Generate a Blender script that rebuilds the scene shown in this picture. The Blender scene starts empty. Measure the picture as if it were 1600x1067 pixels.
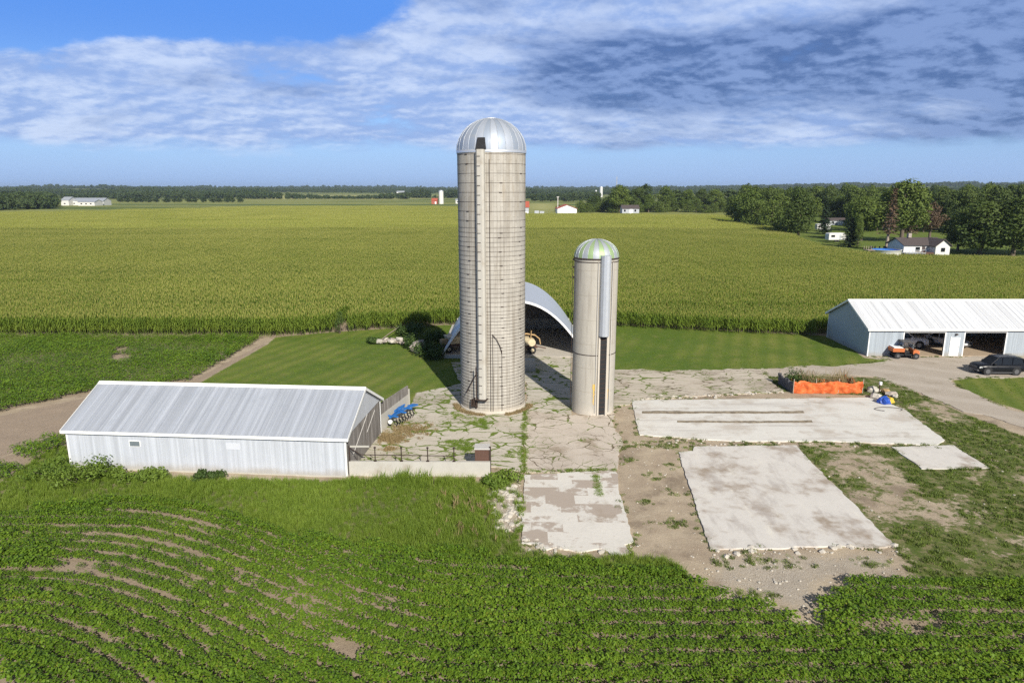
import bpy, math, random
import numpy as np
from mathutils import Vector, Matrix
R_ = math.radians
SC = bpy.context.scene
# ---------------------------------------------------------------- camera
H_CAM, PITCH, FPX = 17.6, R_(12.52), 1066.7
cam = bpy.data.cameras.new('camera'); cam.lens = 24; cam.sensor_width = 36; cam.clip_start = .5; cam.clip_end = 30000
cam_o = bpy.data.objects.new('camera', cam); SC.collection.objects.link(cam_o)
cam_o.location = (0, 0, H_CAM); cam_o.rotation_euler = (math.pi/2 - PITCH, 0, 0)
SC.camera = cam_o
# ---------------------------------------------------------------- light
SUN_EL, SUN_AZ = R_(32.0), R_(18.0)          # sun behind the camera, to the right
sdir = Vector((math.cos(SUN_EL)*math.sin(SUN_AZ), -math.cos(SUN_EL)*math.cos(SUN_AZ), math.sin(SUN_EL)))
sun = bpy.data.lights.new('sun', 'SUN'); sun.energy = 5.0; sun.angle = R_(.5); sun.color = (1, .945, .84)
sun_o = bpy.data.objects.new('sun', sun); SC.collection.objects.link(sun_o)
sun_o.rotation_euler = sdir.to_track_quat('Z', 'Y').to_euler()
SC.view_settings.view_transform = 'Standard'; SC.view_settings.look = 'None'
SC.view_settings.exposure = 0.30; SC.view_settings.gamma = 1
SC.cycles.max_bounces = 5; SC.cycles.diffuse_bounces = 4; SC.cycles.glossy_bounces = 2
SC.cycles.transmission_bounces = 3; SC.cycles.transparent_max_bounces = 4
SC.cycles.caustics_reflective = False; SC.cycles.caustics_refractive = False
SC.cycles.use_denoising = False; SC.cycles.sample_clamp_indirect = 1.5

class NT:
    """small helper to write node trees"""
    def __init__(s, tree): s.t = tree; tree.nodes.clear()
    def n(s, typ, ins=None, **kw):
        nd = s.t.nodes.new(typ)
        for k, v in kw.items(): setattr(nd, k, v)
        for k, v in (ins or {}).items():
            sk = nd.inputs[k]
            if isinstance(v, bpy.types.NodeSocket): s.t.links.new(v, sk)
            else:
                if sk.type == 'RGBA' and len(v) == 3: v = (*v, 1)
                sk.default_value = v
        return nd
    def m(s, op, a, b=0.0, c=0.0, clamp=False):
        nd = s.n('ShaderNodeMath', {0: a, 1: b, 2: c}, operation=op); nd.use_clamp = clamp
        return nd.outputs[0]
    def ss(s, x, lo, hi):
        nd = s.n('ShaderNodeMapRange', {0: x, 1: lo, 2: hi, 3: 0.0, 4: 1.0}, interpolation_type='SMOOTHSTEP')
        return nd.outputs[0]
    def mix(s, f, a, b, blend='MIX'):
        nd = s.n('ShaderNodeMix', data_type='RGBA', blend_type=blend)
        for k, v in ((0, f), (6, a), (7, b)):
            sk = nd.inputs[k]
            if isinstance(v, bpy.types.NodeSocket): s.t.links.new(v, sk)
            elif k: sk.default_value = (*v, 1) if len(v) == 3 else v
            else: sk.default_value = v
        return nd.outputs[2]
    def noise(s, vec, scale, detail=4, rough=.55, dist=0.0, out=0):
        nd = s.n('ShaderNodeTexNoise', {'Scale': scale, 'Detail': detail, 'Roughness': rough, 'Distortion': dist})
        if vec is not None: s.t.links.new(vec, nd.inputs['Vector'])
        return nd.outputs[out]
    def mapv(s, vec, loc=(0,0,0), rot=(0,0,0), sc=(1,1,1)):
        return s.n('ShaderNodeMapping', {'Vector': vec, 'Location': loc, 'Rotation': rot, 'Scale': sc}).outputs[0]
    def pos(s): return s.n('ShaderNodeNewGeometry').outputs['Position']
    def obj(s): return s.n('ShaderNodeTexCoord').outputs['Object']
    def uv(s): return s.n('ShaderNodeTexCoord').outputs['UV']
    def attr(s, name): return s.n('ShaderNodeAttribute', attribute_name=name)
    def sep(s, v): return s.n('ShaderNodeSeparateXYZ', {0: v}).outputs
    def comb(s, x, y, z=0.0): return s.n('ShaderNodeCombineXYZ', {0: x, 1: y, 2: z}).outputs[0]

# ---------------------------------------------------------------- world: sky with a broken cloud deck
W = bpy.data.worlds.new('World'); SC.world = W; W.use_nodes = True
t = NT(W.node_tree)
sky = t.n('ShaderNodeTexSky', sky_type='NISHITA', sun_disc=False, sun_elevation=SUN_EL, sun_rotation=R_(180)-SUN_AZ,
          air_density=1.0, dust_density=.3, ozone_density=3.0, altitude=200)
d = t.n('ShaderNodeTexCoord').outputs['Generated']
x, y, z = t.sep(d)[0:3]
zc = t.m('MAXIMUM', z, .0)
den = t.m('ADD', zc, .28)
u = t.m('DIVIDE', x, t.m('MAXIMUM', y, .05))
q = t.comb(t.m('DIVIDE', x, den), t.m('DIVIDE', y, den))
n1 = t.noise(t.mapv(q, (3.1, 1.7, 0), (0, 0, .08), (2.1, 2.2, 1)), 1.0, 10, .60, .1)
n2 = t.noise(t.mapv(q, (7.3, 4.2, 0), (0, 0, .06), (4.4, 5.0, 1)), 1.0, 9, .60, .1)
n2b = t.noise(t.mapv(q, (7.3, 4.36, 0), (0, 0, .06), (4.4, 5.0, 1)), 1.0, 9, .60, .1)
relief = t.m('SUBTRACT', n2, n2b)
n3 = t.noise(t.mapv(q, (1.3, 9.2, 0), (0, 0, .22), (1.2, 2.0, 1)), 1.0, 7, .60, .3)
clear_tl = t.m('MULTIPLY', t.ss(t.m('ADD', z, t.m('MULTIPLY', u, -.09)), .200, .245), t.m('SUBTRACT', 1.0, t.ss(u, -.28, -.06)))
deck = t.ss(t.m('ADD', z, t.m('MULTIPLY', t.m('SUBTRACT', n1, .5), .05)), .046, .068)
cov = t.m('ADD', t.m('ADD', t.m('MULTIPLY', n1, .62), t.m('MULTIPLY', n2, .38)), t.m('MULTIPLY', clear_tl, -.40))
cov = t.m('ADD', cov, t.m('ADD', .10, t.m('MULTIPLY', t.ss(u, .1, .5), .06)))
mask = t.m('MULTIPLY', t.ss(cov, .40, .55), deck)
bank = t.m('MULTIPLY', t.m('MULTIPLY', t.ss(z, .09, .145), t.m('SUBTRACT', 1.0, t.ss(z, .165, .225))), t.ss(u, -.12, .25))
thick = t.ss(t.m('ADD', t.m('MULTIPLY', n3, .7), t.m('ADD', t.m('MULTIPLY', n2, .3), t.m('ADD', t.m('MULTIPLY', u, .16), t.m('MULTIPLY', bank, .20)))), .47, .66)
puff = t.ss(t.m('ADD', t.m('ADD', t.m('MULTIPLY', n2, .42), t.m('MULTIPLY', n1, .58)), t.m('MULTIPLY', relief, .55)), .40, .64)
sk = t.mix(1.0, sky.outputs[0], (.62, .80, 1.16), 'MULTIPLY')
hz = t.m('SUBTRACT', 1.0, t.ss(z, -.01, .12))
sk = t.mix(t.m('MULTIPLY', hz, .9), sk, (3.4, 5.2, 9.2))
sk = t.mix(t.ss(z, .09, .24), sk, (1.1, 3.1, 8.6))
lit = t.mix(puff, (3.0, 4.4, 7.8), (6.0, 7.1, 9.4))
dark = t.mix(t.ss(t.m('ADD', t.m('ADD', t.m('MULTIPLY', n2, .65), t.m('MULTIPLY', n1, .35)), t.m('MULTIPLY', relief, .9)), .36, .60), (.90, 1.65, 3.75), (2.3, 3.4, 6.2))
cl = t.mix(thick, lit, dark)
wc = t.mix(t.m('MULTIPLY', mask, .93), sk, cl)
wc = t.mix(t.ss(z, .27, .50), wc, (1.5, 1.75, 2.15))      # unseen upper sky greyed, added to neutralise the fill light
bg = t.n('ShaderNodeBackground', {'Color': wc, 'Strength': .085})
t.n('ShaderNodeOutputWorld', {'Surface': bg.outputs[0]})

# ---------------------------------------------------------------- photo measurements -> metres
CP, SP = math.cos(PITCH), math.sin(PITCH)
def ray(px, py):
    a, b = (px-800)/FPX, (py-533.5)/FPX
    return a, CP - b*SP, -SP - b*CP
def G(px, py, z=0.0):
    a, y, dz = ray(px, py); k = (H_CAM - z)/max(-dz, .004)
    return (a*k, y*k)
def GP(pts, z=0.0): return np.array([G(*p, z) for p in pts])
def scale_at(px, py):
    a, y, dz = ray(px, py); return (H_CAM/max(-dz, .004))/FPX     # metres per photo pixel at that ground point

def inside(poly, X, Y):
    r = np.zeros(X.shape, bool); n = len(poly); j = n-1
    for i in range(n):
        xi, yi = poly[i]; xj, yj = poly[j]
        c = ((yi > Y) != (yj > Y)) & (X < (xj-xi)*(Y-yi)/((yj-yi) if yj != yi else 1e-9) + xi)
        r ^= c; j = i
    return r
def pdist(poly, X, Y):
    dm = np.full(X.shape, 1e9); n = len(poly)
    for i in range(n):
        a, b = poly[i], poly[(i+1) % n]; ab = b-a; L = max(ab@ab, 1e-9)
        k = np.clip(((X-a[0])*ab[0]+(Y-a[1])*ab[1])/L, 0, 1)
        dm = np.minimum(dm, np.hypot(X-a[0]-k*ab[0], Y-a[1]-k*ab[1]))
    return dm
def cover(poly, X, Y, w):                       # 0..1 with a soft edge w metres wide
    s = np.where(inside(poly, X, Y), 1, -1)*pdist(poly, X, Y)
    k = np.clip(s/w*.5+.5, 0, 1); return k*k*(3-2*k)
def vnoise(X, Y, s, seed=0):                    # value noise 0..1
    rg = np.random.default_rng(seed); T = rg.random((256, 256))
    x, y = X/s, Y/s; i, j = np.floor(x).astype(int), np.floor(y).astype(int); a, b = x-i, y-j
    a, b = a*a*(3-2*a), b*b*(3-2*b)
    f = lambda p, q: T[p % 256, q % 256]
    return (f(i, j)*(1-a)+f(i+1, j)*a)*(1-b)+(f(i, j+1)*(1-a)+f(i+1, j+1)*a)*b

# ---------------------------------------------------------------- object helpers
def link(o): SC.collection.objects.link(o); return o
def tag(o, label=None, cat=None, group=None, kind=None):
    if label: o['label'] = label
    if cat: o['category'] = cat
    if group: o['group'] = group
    if kind: o['kind'] = kind
    return o
def thing(name, label, cat, loc=(0,0,0), rz=0.0, group=None, sc=1.0):
    o = link(bpy.data.objects.new(name, None)); o.location = loc; o.rotation_euler = (0, 0, rz); o.scale = (sc,)*3
    o.empty_display_size = .3
    return tag(o, label, cat, group)
def copy_tree(o, parent=None, scene=True):
    c = o.copy()
    if scene: SC.collection.objects.link(c)
    if parent: c.parent = parent
    for ch in list(o.children): copy_tree(ch, c)
    return c
def np_mesh(name, V, Q, mats=None, mi=None, uv=None, smooth=False):
    """V (n,3), Q (m,4) or (m,3)"""
    V = np.asarray(V, np.float32); Q = np.asarray(Q, np.int32); k = Q.shape[1]
    me = bpy.data.meshes.new(name); me.vertices.add(len(V)); me.vertices.foreach_set('co', V.ravel())
    me.loops.add(Q.size); me.loops.foreach_set('vertex_index', Q.ravel())
    me.polygons.add(len(Q)); me.polygons.foreach_set('loop_start', np.arange(0, Q.size, k, dtype=np.int32))
    if mi is not None: me.polygons.foreach_set('material_index', np.asarray(mi, np.int32))
    if smooth: me.polygons.foreach_set('use_smooth', np.ones(len(Q), bool))
    for m in (mats or []): me.materials.append(m)
    if uv is not None:
        ul = me.uv_layers.new(name='UVMap'); ul.data.foreach_set('uv', np.asarray(uv, np.float32).ravel())
    me.update(calc_edges=True); return me
class MB:
    def __init__(s): s.v, s.f, s.m, s.sm = [], [], [], []
    def add(s, V, F, mi=0, sm=False, M=None):
        b = len(s.v)
        for p in V:
            p = Vector(p); s.v.append(tuple(M @ p) if M is not None else tuple(p))
        for f in F: s.f.append([i+b for i in f]); s.m.append(mi); s.sm.append(sm)
        return s
    def box(s, x0, x1, y0, y1, z0, z1, mi=0, M=None):
        V = [(x0,y0,z0),(x1,y0,z0),(x1,y1,z0),(x0,y1,z0),(x0,y0,z1),(x1,y0,z1),(x1,y1,z1),(x0,y1,z1)]
        F = [(0,3,2,1),(4,5,6,7),(0,1,5,4),(1,2,6,5),(2,3,7,6),(3,0,4,7)]
        return s.add(V, F, mi, False, M)
    def hexa(s, V, mi=0):                        # 8 corners, bottom ring then top ring
        return s.add(V, [(0,3,2,1),(4,5,6,7),(0,1,5,4),(1,2,6,5),(2,3,7,6),(3,0,4,7)], mi)
    def tube(s, pts, r, seg=8, mi=0, r2=None, cap=True, sm=True):
        pts = [Vector(p) for p in pts]; n = len(pts); V = []; 
        for i, p in enumerate(pts):
            tg = (pts[min(i+1, n-1)]-pts[max(i-1, 0)]).normalized()
            up = Vector((0,0,1)) if abs(tg.z) < .95 else Vector((1,0,0))
            a = tg.cross(up).normalized(); b = a.cross(tg).normalized()
            rr = r if r2 is None else r+(r2-r)*i/(n-1)
            if isinstance(r, (list, tuple)): rr = r[i]
            for k in range(seg):
                an = 2*math.pi*k/seg; V.append(p+a*math.cos(an)*rr+b*math.sin(an)*rr)
        F = [(i*seg+k, i*seg+(k+1) % seg, (i+1)*seg+(k+1) % seg, (i+1)*seg+k) for i in range(n-1) for k in range(seg)]
        s.add(V, F, mi, sm)
        if cap: s.add(V[:seg], [tuple(range(seg))], mi); s.add(V[-seg:], [tuple(range(seg-1, -1, -1))], mi)
        return s
    def cyl(s, c, axis, r, h, seg=20, mi=0, sm=True):
        c = Vector(c); a = Vector(axis).normalized(); return s.tube([c-a*h/2, c+a*h/2], r, seg, mi, sm=sm)
    def lathe(s, prof, seg=32, mi=0, sm=True, c=(0,0,0), a0=0.0, a1=2*math.pi):
        full = abs(a1-a0-2*math.pi) < 1e-6; ns = seg if full else seg+1; V = []
        for (r, z) in prof:
            for k in range(ns):
                an = a0+(a1-a0)*k/seg; V.append((c[0]+r*math.cos(an), c[1]+r*math.sin(an), c[2]+z))
        F = []
        for i in range(len(prof)-1):
            for k in range(seg):
                k2 = (k+1) % ns; F.append((i*ns+k, i*ns+k2, (i+1)*ns+k2, (i+1)*ns+k))
        return s.add(V, F, mi, sm)
    def prism(s, poly, axis, a, b, mi=0, M=None):   # poly of 2D pts extruded along axis 'x','y','z' from a to b
        n = len(poly)
        def P3(p, h): return {'x': (h, p[0], p[1]), 'y': (p[0], h, p[1]), 'z': (p[0], p[1], h)}[axis]
        V = [P3(p, a) for p in poly]+[P3(p, b) for p in poly]
        F = [tuple(range(n))[::-1], tuple(range(n, 2*n))]+[(i, (i+1) % n, n+(i+1) % n, n+i) for i in range(n)]
        return s.add(V, F, mi, False, M)
    def build(s, name, mats, parent=None, bevel=0.0):
        me = bpy.data.meshes.new(name); me.from_pydata(s.v, [], s.f)
        for m in (mats if isinstance(mats, (list, tuple)) else [mats]): me.materials.append(m)
        me.polygons.foreach_set('material_index', s.m); me.polygons.foreach_set('use_smooth', s.sm)
        import bmesh
        bm = bmesh.new(); bm.from_mesh(me); bmesh.ops.recalc_face_normals(bm, faces=bm.faces); bm.to_mesh(me); bm.free()
        me.update(); o = link(bpy.data.objects.new(name, me))
        if parent: o.parent = parent
        if bevel:
            b = o.modifiers.new('bevel', 'BEVEL'); b.width = bevel; b.segments = 2; b.limit_method = 'ANGLE'
        return o

def scatter(name, P, rot, scl, protos, idx=None, mats=None):
    """one 'stuff' object whose points carry copies of the prototype meshes"""
    P = np.asarray(P, np.float32); n = len(P)
    me = bpy.data.meshes.new(name); me.vertices.add(n); me.vertices.foreach_set('co', P.ravel())
    r = np.zeros((n, 3), np.float32); r[:, 2] = rot if np.ndim(rot) == 1 else 0
    if np.ndim(rot) == 2: r = np.asarray(rot, np.float32)
    s3 = np.asarray(scl, np.float32); s3 = np.repeat(s3[:, None], 3, 1) if s3.ndim == 1 else s3
    me.attributes.new('rot', 'FLOAT_VECTOR', 'POINT').data.foreach_set('vector', r.ravel())
    me.attributes.new('scl', 'FLOAT_VECTOR', 'POINT').data.foreach_set('vector', s3.ravel())
    if idx is None: idx = np.arange(n) % len(protos)
    me.attributes.new('idx', 'INT', 'POINT').data.foreach_set('value', np.asarray(idx, np.int32))
    o = link(bpy.data.objects.new(name, me))
    g = bpy.data.node_groups.new(name, 'GeometryNodeTree')
    g.interface.new_socket('Geometry', in_out='INPUT', socket_type='NodeSocketGeometry')
    g.interface.new_socket('Geometry', in_out='OUTPUT', socket_type='NodeSocketGeometry')
    k = NT(g); gi = k.n('NodeGroupInput'); go = k.n('NodeGroupOutput')
    jn = k.n('GeometryNodeJoinGeometry')
    for p in reversed(protos):
        oi = k.n('GeometryNodeObjectInfo', {'Object': p, 'As Instance': True}); g.links.new(oi.outputs['Geometry'], jn.inputs[0])
    def at(nm, ty):
        nd = k.n('GeometryNodeInputNamedAttribute', data_type=ty); nd.inputs['Name'].default_value = nm; return nd.outputs['Attribute']
    ip = k.n('GeometryNodeInstanceOnPoints', {'Points': gi.outputs[0], 'Instance': jn.outputs[0], 'Pick Instance': True,
             'Instance Index': at('idx', 'INT'), 'Rotation': at('rot', 'FLOAT_VECTOR'), 'Scale': at('scl', 'FLOAT_VECTOR')})
    g.links.new(ip.outputs[0], go.inputs[0])
    o.modifiers.new('scatter', 'NODES').node_group = g
    return o
def proto(name, me): return bpy.data.objects.new(name, me)

# ---------------------------------------------------------------- materials
def srgb(r, g, b): return tuple(((c/255+.055)/1.055)**2.4 if c > 10 else c/255/12.92 for c in (r, g, b))
def newmat(name):
    m = bpy.data.materials.new(name); m.use_nodes = True; return m, NT(m.node_tree)
def finish(t, col, rough=.6, metal=0.0, bump=None, bstr=.3, bdist=.02, spec=.4, **kw):
    ins = {'Base Color': col, 'Roughness': rough, 'Metallic': metal, 'Specular IOR Level': spec}; ins.update(kw)
    if bump is not None:
        ins['Normal'] = t.n('ShaderNodeBump', {'Height': bump, 'Strength': bstr, 'Distance': bdist}).outputs[0]
    p = t.n('ShaderNodeBsdfPrincipled', ins); t.n('ShaderNodeOutputMaterial', {'Surface': p.outputs[0]}); return p
def plain(name, col, rough=.5, metal=0.0, var=.15, scale=3.0, spec=.4, dirt=None):
    m, t = newmat(name); n = t.noise(t.obj(), scale, 5, .6)
    c = t.mix(n, tuple(k*(1-var) for k in col), tuple(min(1, k*(1+var)) for k in col))
    if dirt: c = t.mix(t.m('MULTIPLY', t.ss(t.noise(t.obj(), scale*.6, 6, .65), .5, .72), dirt[1]), c, dirt[0])
    finish(t, c, rough, metal, n, .15, .01, spec); return m
def foliage(name, c1, c2, trans=.3, rough=.6, big=.06, yellow=None, spec=.25, st=None):
    """leaf material: tint per leaf, per plant and over larger clumps"""
    m, t = newmat(name)
    isl = t.n('ShaderNodeNewGeometry').outputs['Random Per Island']; rnd = t.n('ShaderNodeObjectInfo').outputs['Random']
    n = t.noise(t.mapv(t.pos(), sc=st) if st else t.pos(), big, 3, .6)
    f = t.m('ADD', t.m('MULTIPLY', isl, .45), t.m('ADD', t.m('MULTIPLY', rnd, .25), t.m('MULTIPLY', t.ss(n, .3, .7), .3)))
    c = t.mix(f, c1, c2)
    if yellow: c = t.mix(t.ss(t.m('ADD', isl, t.m('MULTIPLY', n, .25)), yellow[1], yellow[1]+.05), c, yellow[0])
    p = t.n('ShaderNodeBsdfPrincipled', {'Base Color': c, 'Roughness': rough, 'Specular IOR Level': spec})
    tr = t.n('ShaderNodeBsdfTranslucent', {'Color': t.mix(1.0, c, (1.15, 1.1, .5), 'MULTIPLY')})
    mx = t.n('ShaderNodeMixShader', {0: trans, 1: p.outputs[0], 2: tr.outputs[0]})
    t.n('ShaderNodeOutputMaterial', {'Surface': mx.outputs[0]}); return m
M = {}
M['soy'] = foliage('soy_leaf', (.075, .155, .013), (.21, .325, .030), .32, .5, .25, ((.24, .28, .035), 1.06))
M['grass'] = foliage('grass_blade', (.115, .20, .02), (.26, .345, .05), .3, .6, .18)
M['weed'] = foliage('weed_leaf', (.08, .12, .024), (.16, .20, .05), .25, .6, .3)
M['weedbright'] = foliage('weed_leaf_bright', (.085, .15, .02), (.20, .28, .045), .3, .6, .4)
M['dry'] = foliage('dry_stalk', (.22, .16, .08), (.36, .28, .15), .15, .8, .5)
M['shrub'] = foliage('shrub_leaf', (.035, .07, .016), (.085, .13, .03), .2, .6, .4)
M['corn'] = foliage('corn_leaf', (.105, .185, .024), (.265, .335, .052), .3, .55, .06, st=(.12, 1, 1))
M['tassel'] = foliage('corn_tassel', (.33, .325, .085), (.46, .43, .13), .25, .8, .03)
M['cornfar'] = foliage('corn_leaf_ripening', (.22, .285, .040), (.445, .485, .105), .22, .7, .03, st=(.10, 1, 1))
for nm, a, b in (('broad', (.058, .098, .018), (.145, .19, .038)), ('broadlight', (.07, .12, .018), (.15, .19, .038)),
                 ('broaddark', (.042, .074, .015), (.105, .14, .03)), ('needle', (.025, .052, .026), (.065, .095, .045)),
                 ('deadneedle', (.10, .066, .042), (.19, .13, .085)), ('fartree', (.035, .066, .022), (.085, .115, .034))):
    M[nm] = foliage('leaf_'+nm, a, b, .18, .65, .05)
M['bark'] = plain('bark', (.13, .10, .075), .9, 0, .3, 6)
M['barkpale'] = plain('bark_pale', (.34, .28, .22), .9, 0, .25, 5)
M['white'] = plain('white_paint', (.80, .80, .80), .45, 0, .04, 2)
M['whitetrim'] = plain('white_trim', (.82, .82, .80), .5, 0, .04, 4)
M['black'] = plain('black_rubber', (.018, .018, .019), .75, 0, .2, 8)
M['dark'] = plain('hollow_shade', (.020, .020, .022), .8, 0, .3, 3)  # near-black colour that stands in for the shade inside hollows
M['steel'] = plain('rusty_dark_steel', (.060, .040, .032), .7, .3, .4, 9)
M['rust'] = plain('rust_brown', (.115, .062, .045), .8, .1, .3, 5)
M['blue'] = plain('blue_enamel', (.02, .15, .46), .45, 0, .2, 5, dirt=((.08, .07, .07), .4))
M['cream'] = plain('cream_enamel', (.62, .52, .34), .55, 0, .3, 4, dirt=((.20, .10, .05), .7))
M['chrome'] = plain('bare_metal', (.62, .63, .65), .3, .9, .1, 6)
M['rock'] = plain('field_stone', (.36, .31, .27), .85, 0, .35, 3)
M['rubble'] = plain('concrete_rubble', (.50, .46, .40), .9, 0, .3, 4)
M['tan'] = plain('tan_straw', (.42, .28, .14), .95, 0, .3, 6)
# ================================================================ THE SETTING
POLY = {k: GP(v) for k, v in {
 'lawn_l': [(430,527),(520,519),(600,514),(690,508),(820,508),(820,560),(730,590),(720,602),(650,614),(640,642),(590,680),(545,690),(300,640),(306,602),(418,538)],
 'lawn_r': [(880,506),(955,507),(1080,514),(1200,520),(1305,526),(1350,559),(1392,563),(1375,572),(1190,577),(1060,582),(955,580)],
 'lawn_far_r': [(1488,594),(1530,590),(1720,588),(1760,700),(1640,655),(1560,630),(1500,606)],
 'verge': [(1198,588),(1240,586),(1370,591),(1440,618),(1500,643),(1620,690),(1720,740),(1760,990),(1450,908),(1425,905),(1395,855),(1245,697),(1475,690),(1410,638),(1365,618),(1220,612)],
 'track': [(-260,720),(0,650),(140,620),(296,597),(411,537),(417,538),(304,602),(200,642),(105,672),(0,715),(-260,820)],
 'tall': [(-200,830),(-60,775),(0,757),(60,716),(100,690),(112,735),(330,752),(545,752),(765,752),(800,745),(818,790),(812,862),(900,872),(985,868),(1050,880),(1088,905),(1000,905),(820,885),(700,868),(560,855),(450,838),(330,800),(200,785),(60,800),(-100,815),(-200,850)],
 'rubble': [(765,768),(815,752),(815,830),(775,832)],
 'rubble_r': [(1108,858),(1400,852),(1428,905),(1325,915),(1285,985),(1200,950),(1112,928),(1085,890)],
 'dirt': [(955,640),(1000,622),(1000,690),(1068,700),(1112,858),(1085,905),(1050,882),(990,868),(965,735),(975,700)],
 'dirt_b': [(990,676),(1460,690),(1460,700),(1245,697),(1060,706),(990,700)],
 'drive': [(1185,577),(1320,571),(1392,563),(1350,558),(1760,558),(1760,589),(1530,590),(1488,594),(1500,607),(1560,632),(1640,658),(1800,720),(1800,760),(1600,668),(1500,641),(1430,612),(1370,589),(1240,585),(1200,590)],
 'soy_l': [(-300,526),(0,526),(409,528),(295,596),(140,614),(0,644),(-300,722)],
 'soy_strip': [(-250,830),(0,716),(104,680),(112,692),(70,712),(0,757),(-60,778),(-200,835)],
 'soy': [(-260,850),(-100,812),(60,797),(200,780),(330,795),(450,833),(560,852),(700,864),(820,876),(1000,890),(1090,905),(1112,928),(1200,950),(1275,987),(1290,945),(1325,915),(1450,907),(1760,900),(2100,1230),(-500,1230)],
 'yard_l': [(545,720),(562,700),(592,678),(637,641),(652,614),(722,600),(820,596),(820,640),(818,738),(770,730)],
 'yard_b': [(705,567),(830,555),(893,560),(893,650),(823,650),(823,597),(720,598)],
 'yard_c': [(822,641),(893,650),(960,640),(958,662),(972,690),(963,735),(820,738)],
 'yard_r': [(955,578),(1050,580),(1190,576),(1200,590),(1222,612),(1100,619),(1000,624),(955,640)],
 'pad_low': [(819,743),(962,735),(966,760),(990,848),(975,852),(986,866),(955,868),(940,858),(905,864),(870,856),(850,862),(838,852),(815,850)],
 'pad_big': [(1060,708),(1083,706),(1085,699),(1245,697),(1272,728),(1300,755),(1396,853),(1372,857),(1300,854),(1200,858),(1110,859),(1090,800)],
 'pad_small': [(1393,699),(1490,696),(1546,732),(1440,733)],
 'pad_top': [(988,626),(1366,622),(1412,640),(1476,688),(1462,696),(1300,690),(1150,690),(1000,680),(993,655)],
}.items()}
# corn edges: ground line along the near edge, top-of-corn line along the far ones
CORN = np.array([G(-900,524),G(0,525),G(200,526),G(400,527),G(440,527),G(520,521),G(600,516),G(690,511),G(800,511),G(960,511),G(1080,518),
                 G(1200,524),G(1304,527),G(1330,521),G(1700,523),G(1900,510)]
                +[G(p,q,2.3) for p, q in ((2000,415),(1600,402),(1480,400),(1385,399),(1290,384),(1240,367),(1150,348),(1148,335),(900,334),(820,334),(700,322),(400,322),(100,330),(-150,335),(-900,340))])
# ---- ground: one sheet, finely divided near the farm
def spread(lo, hi, step, far, k=1.16):
    a = list(np.arange(lo, hi+.01, step)); s = step
    while a[-1] < far: s *= k; a.append(a[-1]+s)
    s = step
    while a[0] > -far: s *= k; a.insert(0, a[0]-s)
    return np.array(a)
gx = spread(-46, 66, .28, 7000); gy = spread(17, 92, .28, 8000); gy = gy[(gy > -500) & (gy < 9300)]; gx = gx[np.abs(gx) < 8800]
GX, GY = np.meshgrid(gx, gy); nx, ny = len(gx), len(gy)
def far_rise(X, Y):
    r = np.hypot(X, Y); k = np.clip((r-1500)/2600, 0, 1); k = k*k*(3-2*k)
    return k*(2+13*vnoise(X, Y, 900, 5)+20*np.clip((X-900)/1400, 0, 1)+12*vnoise(X, Y, 420, 6))
near = np.clip(1-np.hypot(GX, GY-50)/120, 0, 1)
GZ = far_rise(GX, GY) + near*((vnoise(GX, GY, 1.6, 1)-.5)*.07+(vnoise(GX, GY, .5, 2)-.5)*.04)
for k in ('pad_low','pad_big','pad_small','pad_top','yard_l','yard_b','yard_c','yard_r','drive'):
    GZ = np.where(pdist(POLY[k], GX, GY) < .4, np.minimum(GZ, .0), GZ); GZ = np.where(inside(POLY[k], GX, GY), np.minimum(GZ, -.01), GZ)
def C(k, w=.8): return cover(POLY[k], GX, GY, w)
lawn = np.maximum.reduce([C('lawn_l'), C('lawn_r'), C('lawn_far_r'), cover(CORN, GX, GY, 1)*0])
weed = np.maximum(C('verge', 1.2), C('tall', 1.5)*.95)
dirt = np.maximum.reduce([C('dirt', 1), C('dirt_b', .8)*.8, C('rubble', 1), C('rubble_r', 1.2)])
vn = vnoise(GX, GY, 3.2, 11)*.6+vnoise(GX, GY, 1.1, 12)*.4
bare = cover(GP([(1300,695),(1400,692),(1440,735),(1560,735),(1500,790),(1390,790),(1330,745)]), GX, GY, 4)
bare2 = cover(GP([(1380,625),(1460,640),(1620,690),(1720,760),(1600,800),(1540,735),(1490,690)]), GX, GY, 3)
dirt = np.maximum(dirt, C('verge', 1)*np.clip((vn-.5)*1.6+bare*.50+bare2*.30+.10, 0, .62))
gravel = np.maximum(C('rubble')*.7, C('rubble_r', 2)*.6)
rr = np.hypot(GX, GY)
soil = np.maximum.reduce([C('track', 1), C('soy', 1), C('soy_l', 1), C('soy_strip', 1), cover(CORN, GX, GY, .5)*(GY < 140)])
farw = np.clip((rr-430)/60, 0, 1)
home = cover(GP([(1148,345),(1240,362),(1290,380),(1385,397),(1800,405),(1800,330),(1148,330)]), GX, GY, 6)
lawn = np.maximum.reduce([lawn, home, cover(CORN, GX, GY, 4)*(GY > 130), np.clip((rr-115)/15, 0, 1)*(rr < 420)])
pale = np.maximum(cover(GP([(385,312),(640,312),(660,306.5),(390,306.5)]), GX, GY, 60), cover(GP([(822,330),(872,330),(868,318),(822,318)]), GX, GY, 20))
V = np.stack([GX, GY, GZ], -1).reshape(-1, 3)
ii = (np.arange(ny-1)[:, None]*nx+np.arange(nx-1)[None]).ravel()
me = np_mesh('ground', V, np.stack([ii, ii+1, ii+nx+1, ii+nx], 1), smooth=True)
for nm, ch in (('rega', (lawn, weed, dirt)), ('regb', (soil, gravel, farw)), ('regc', (pale, home, pale*0))):
    a = me.attributes.new(nm, 'FLOAT_COLOR', 'POINT')
    a.data.foreach_set('color', np.stack([*ch, np.ones_like(lawn)], -1).astype(np.float32).ravel())
ground = tag(link(bpy.data.objects.new('ground', me)), 'farm ground of mown lawn, weedy grass, bare dirt and field soil', kind='structure')
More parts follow.
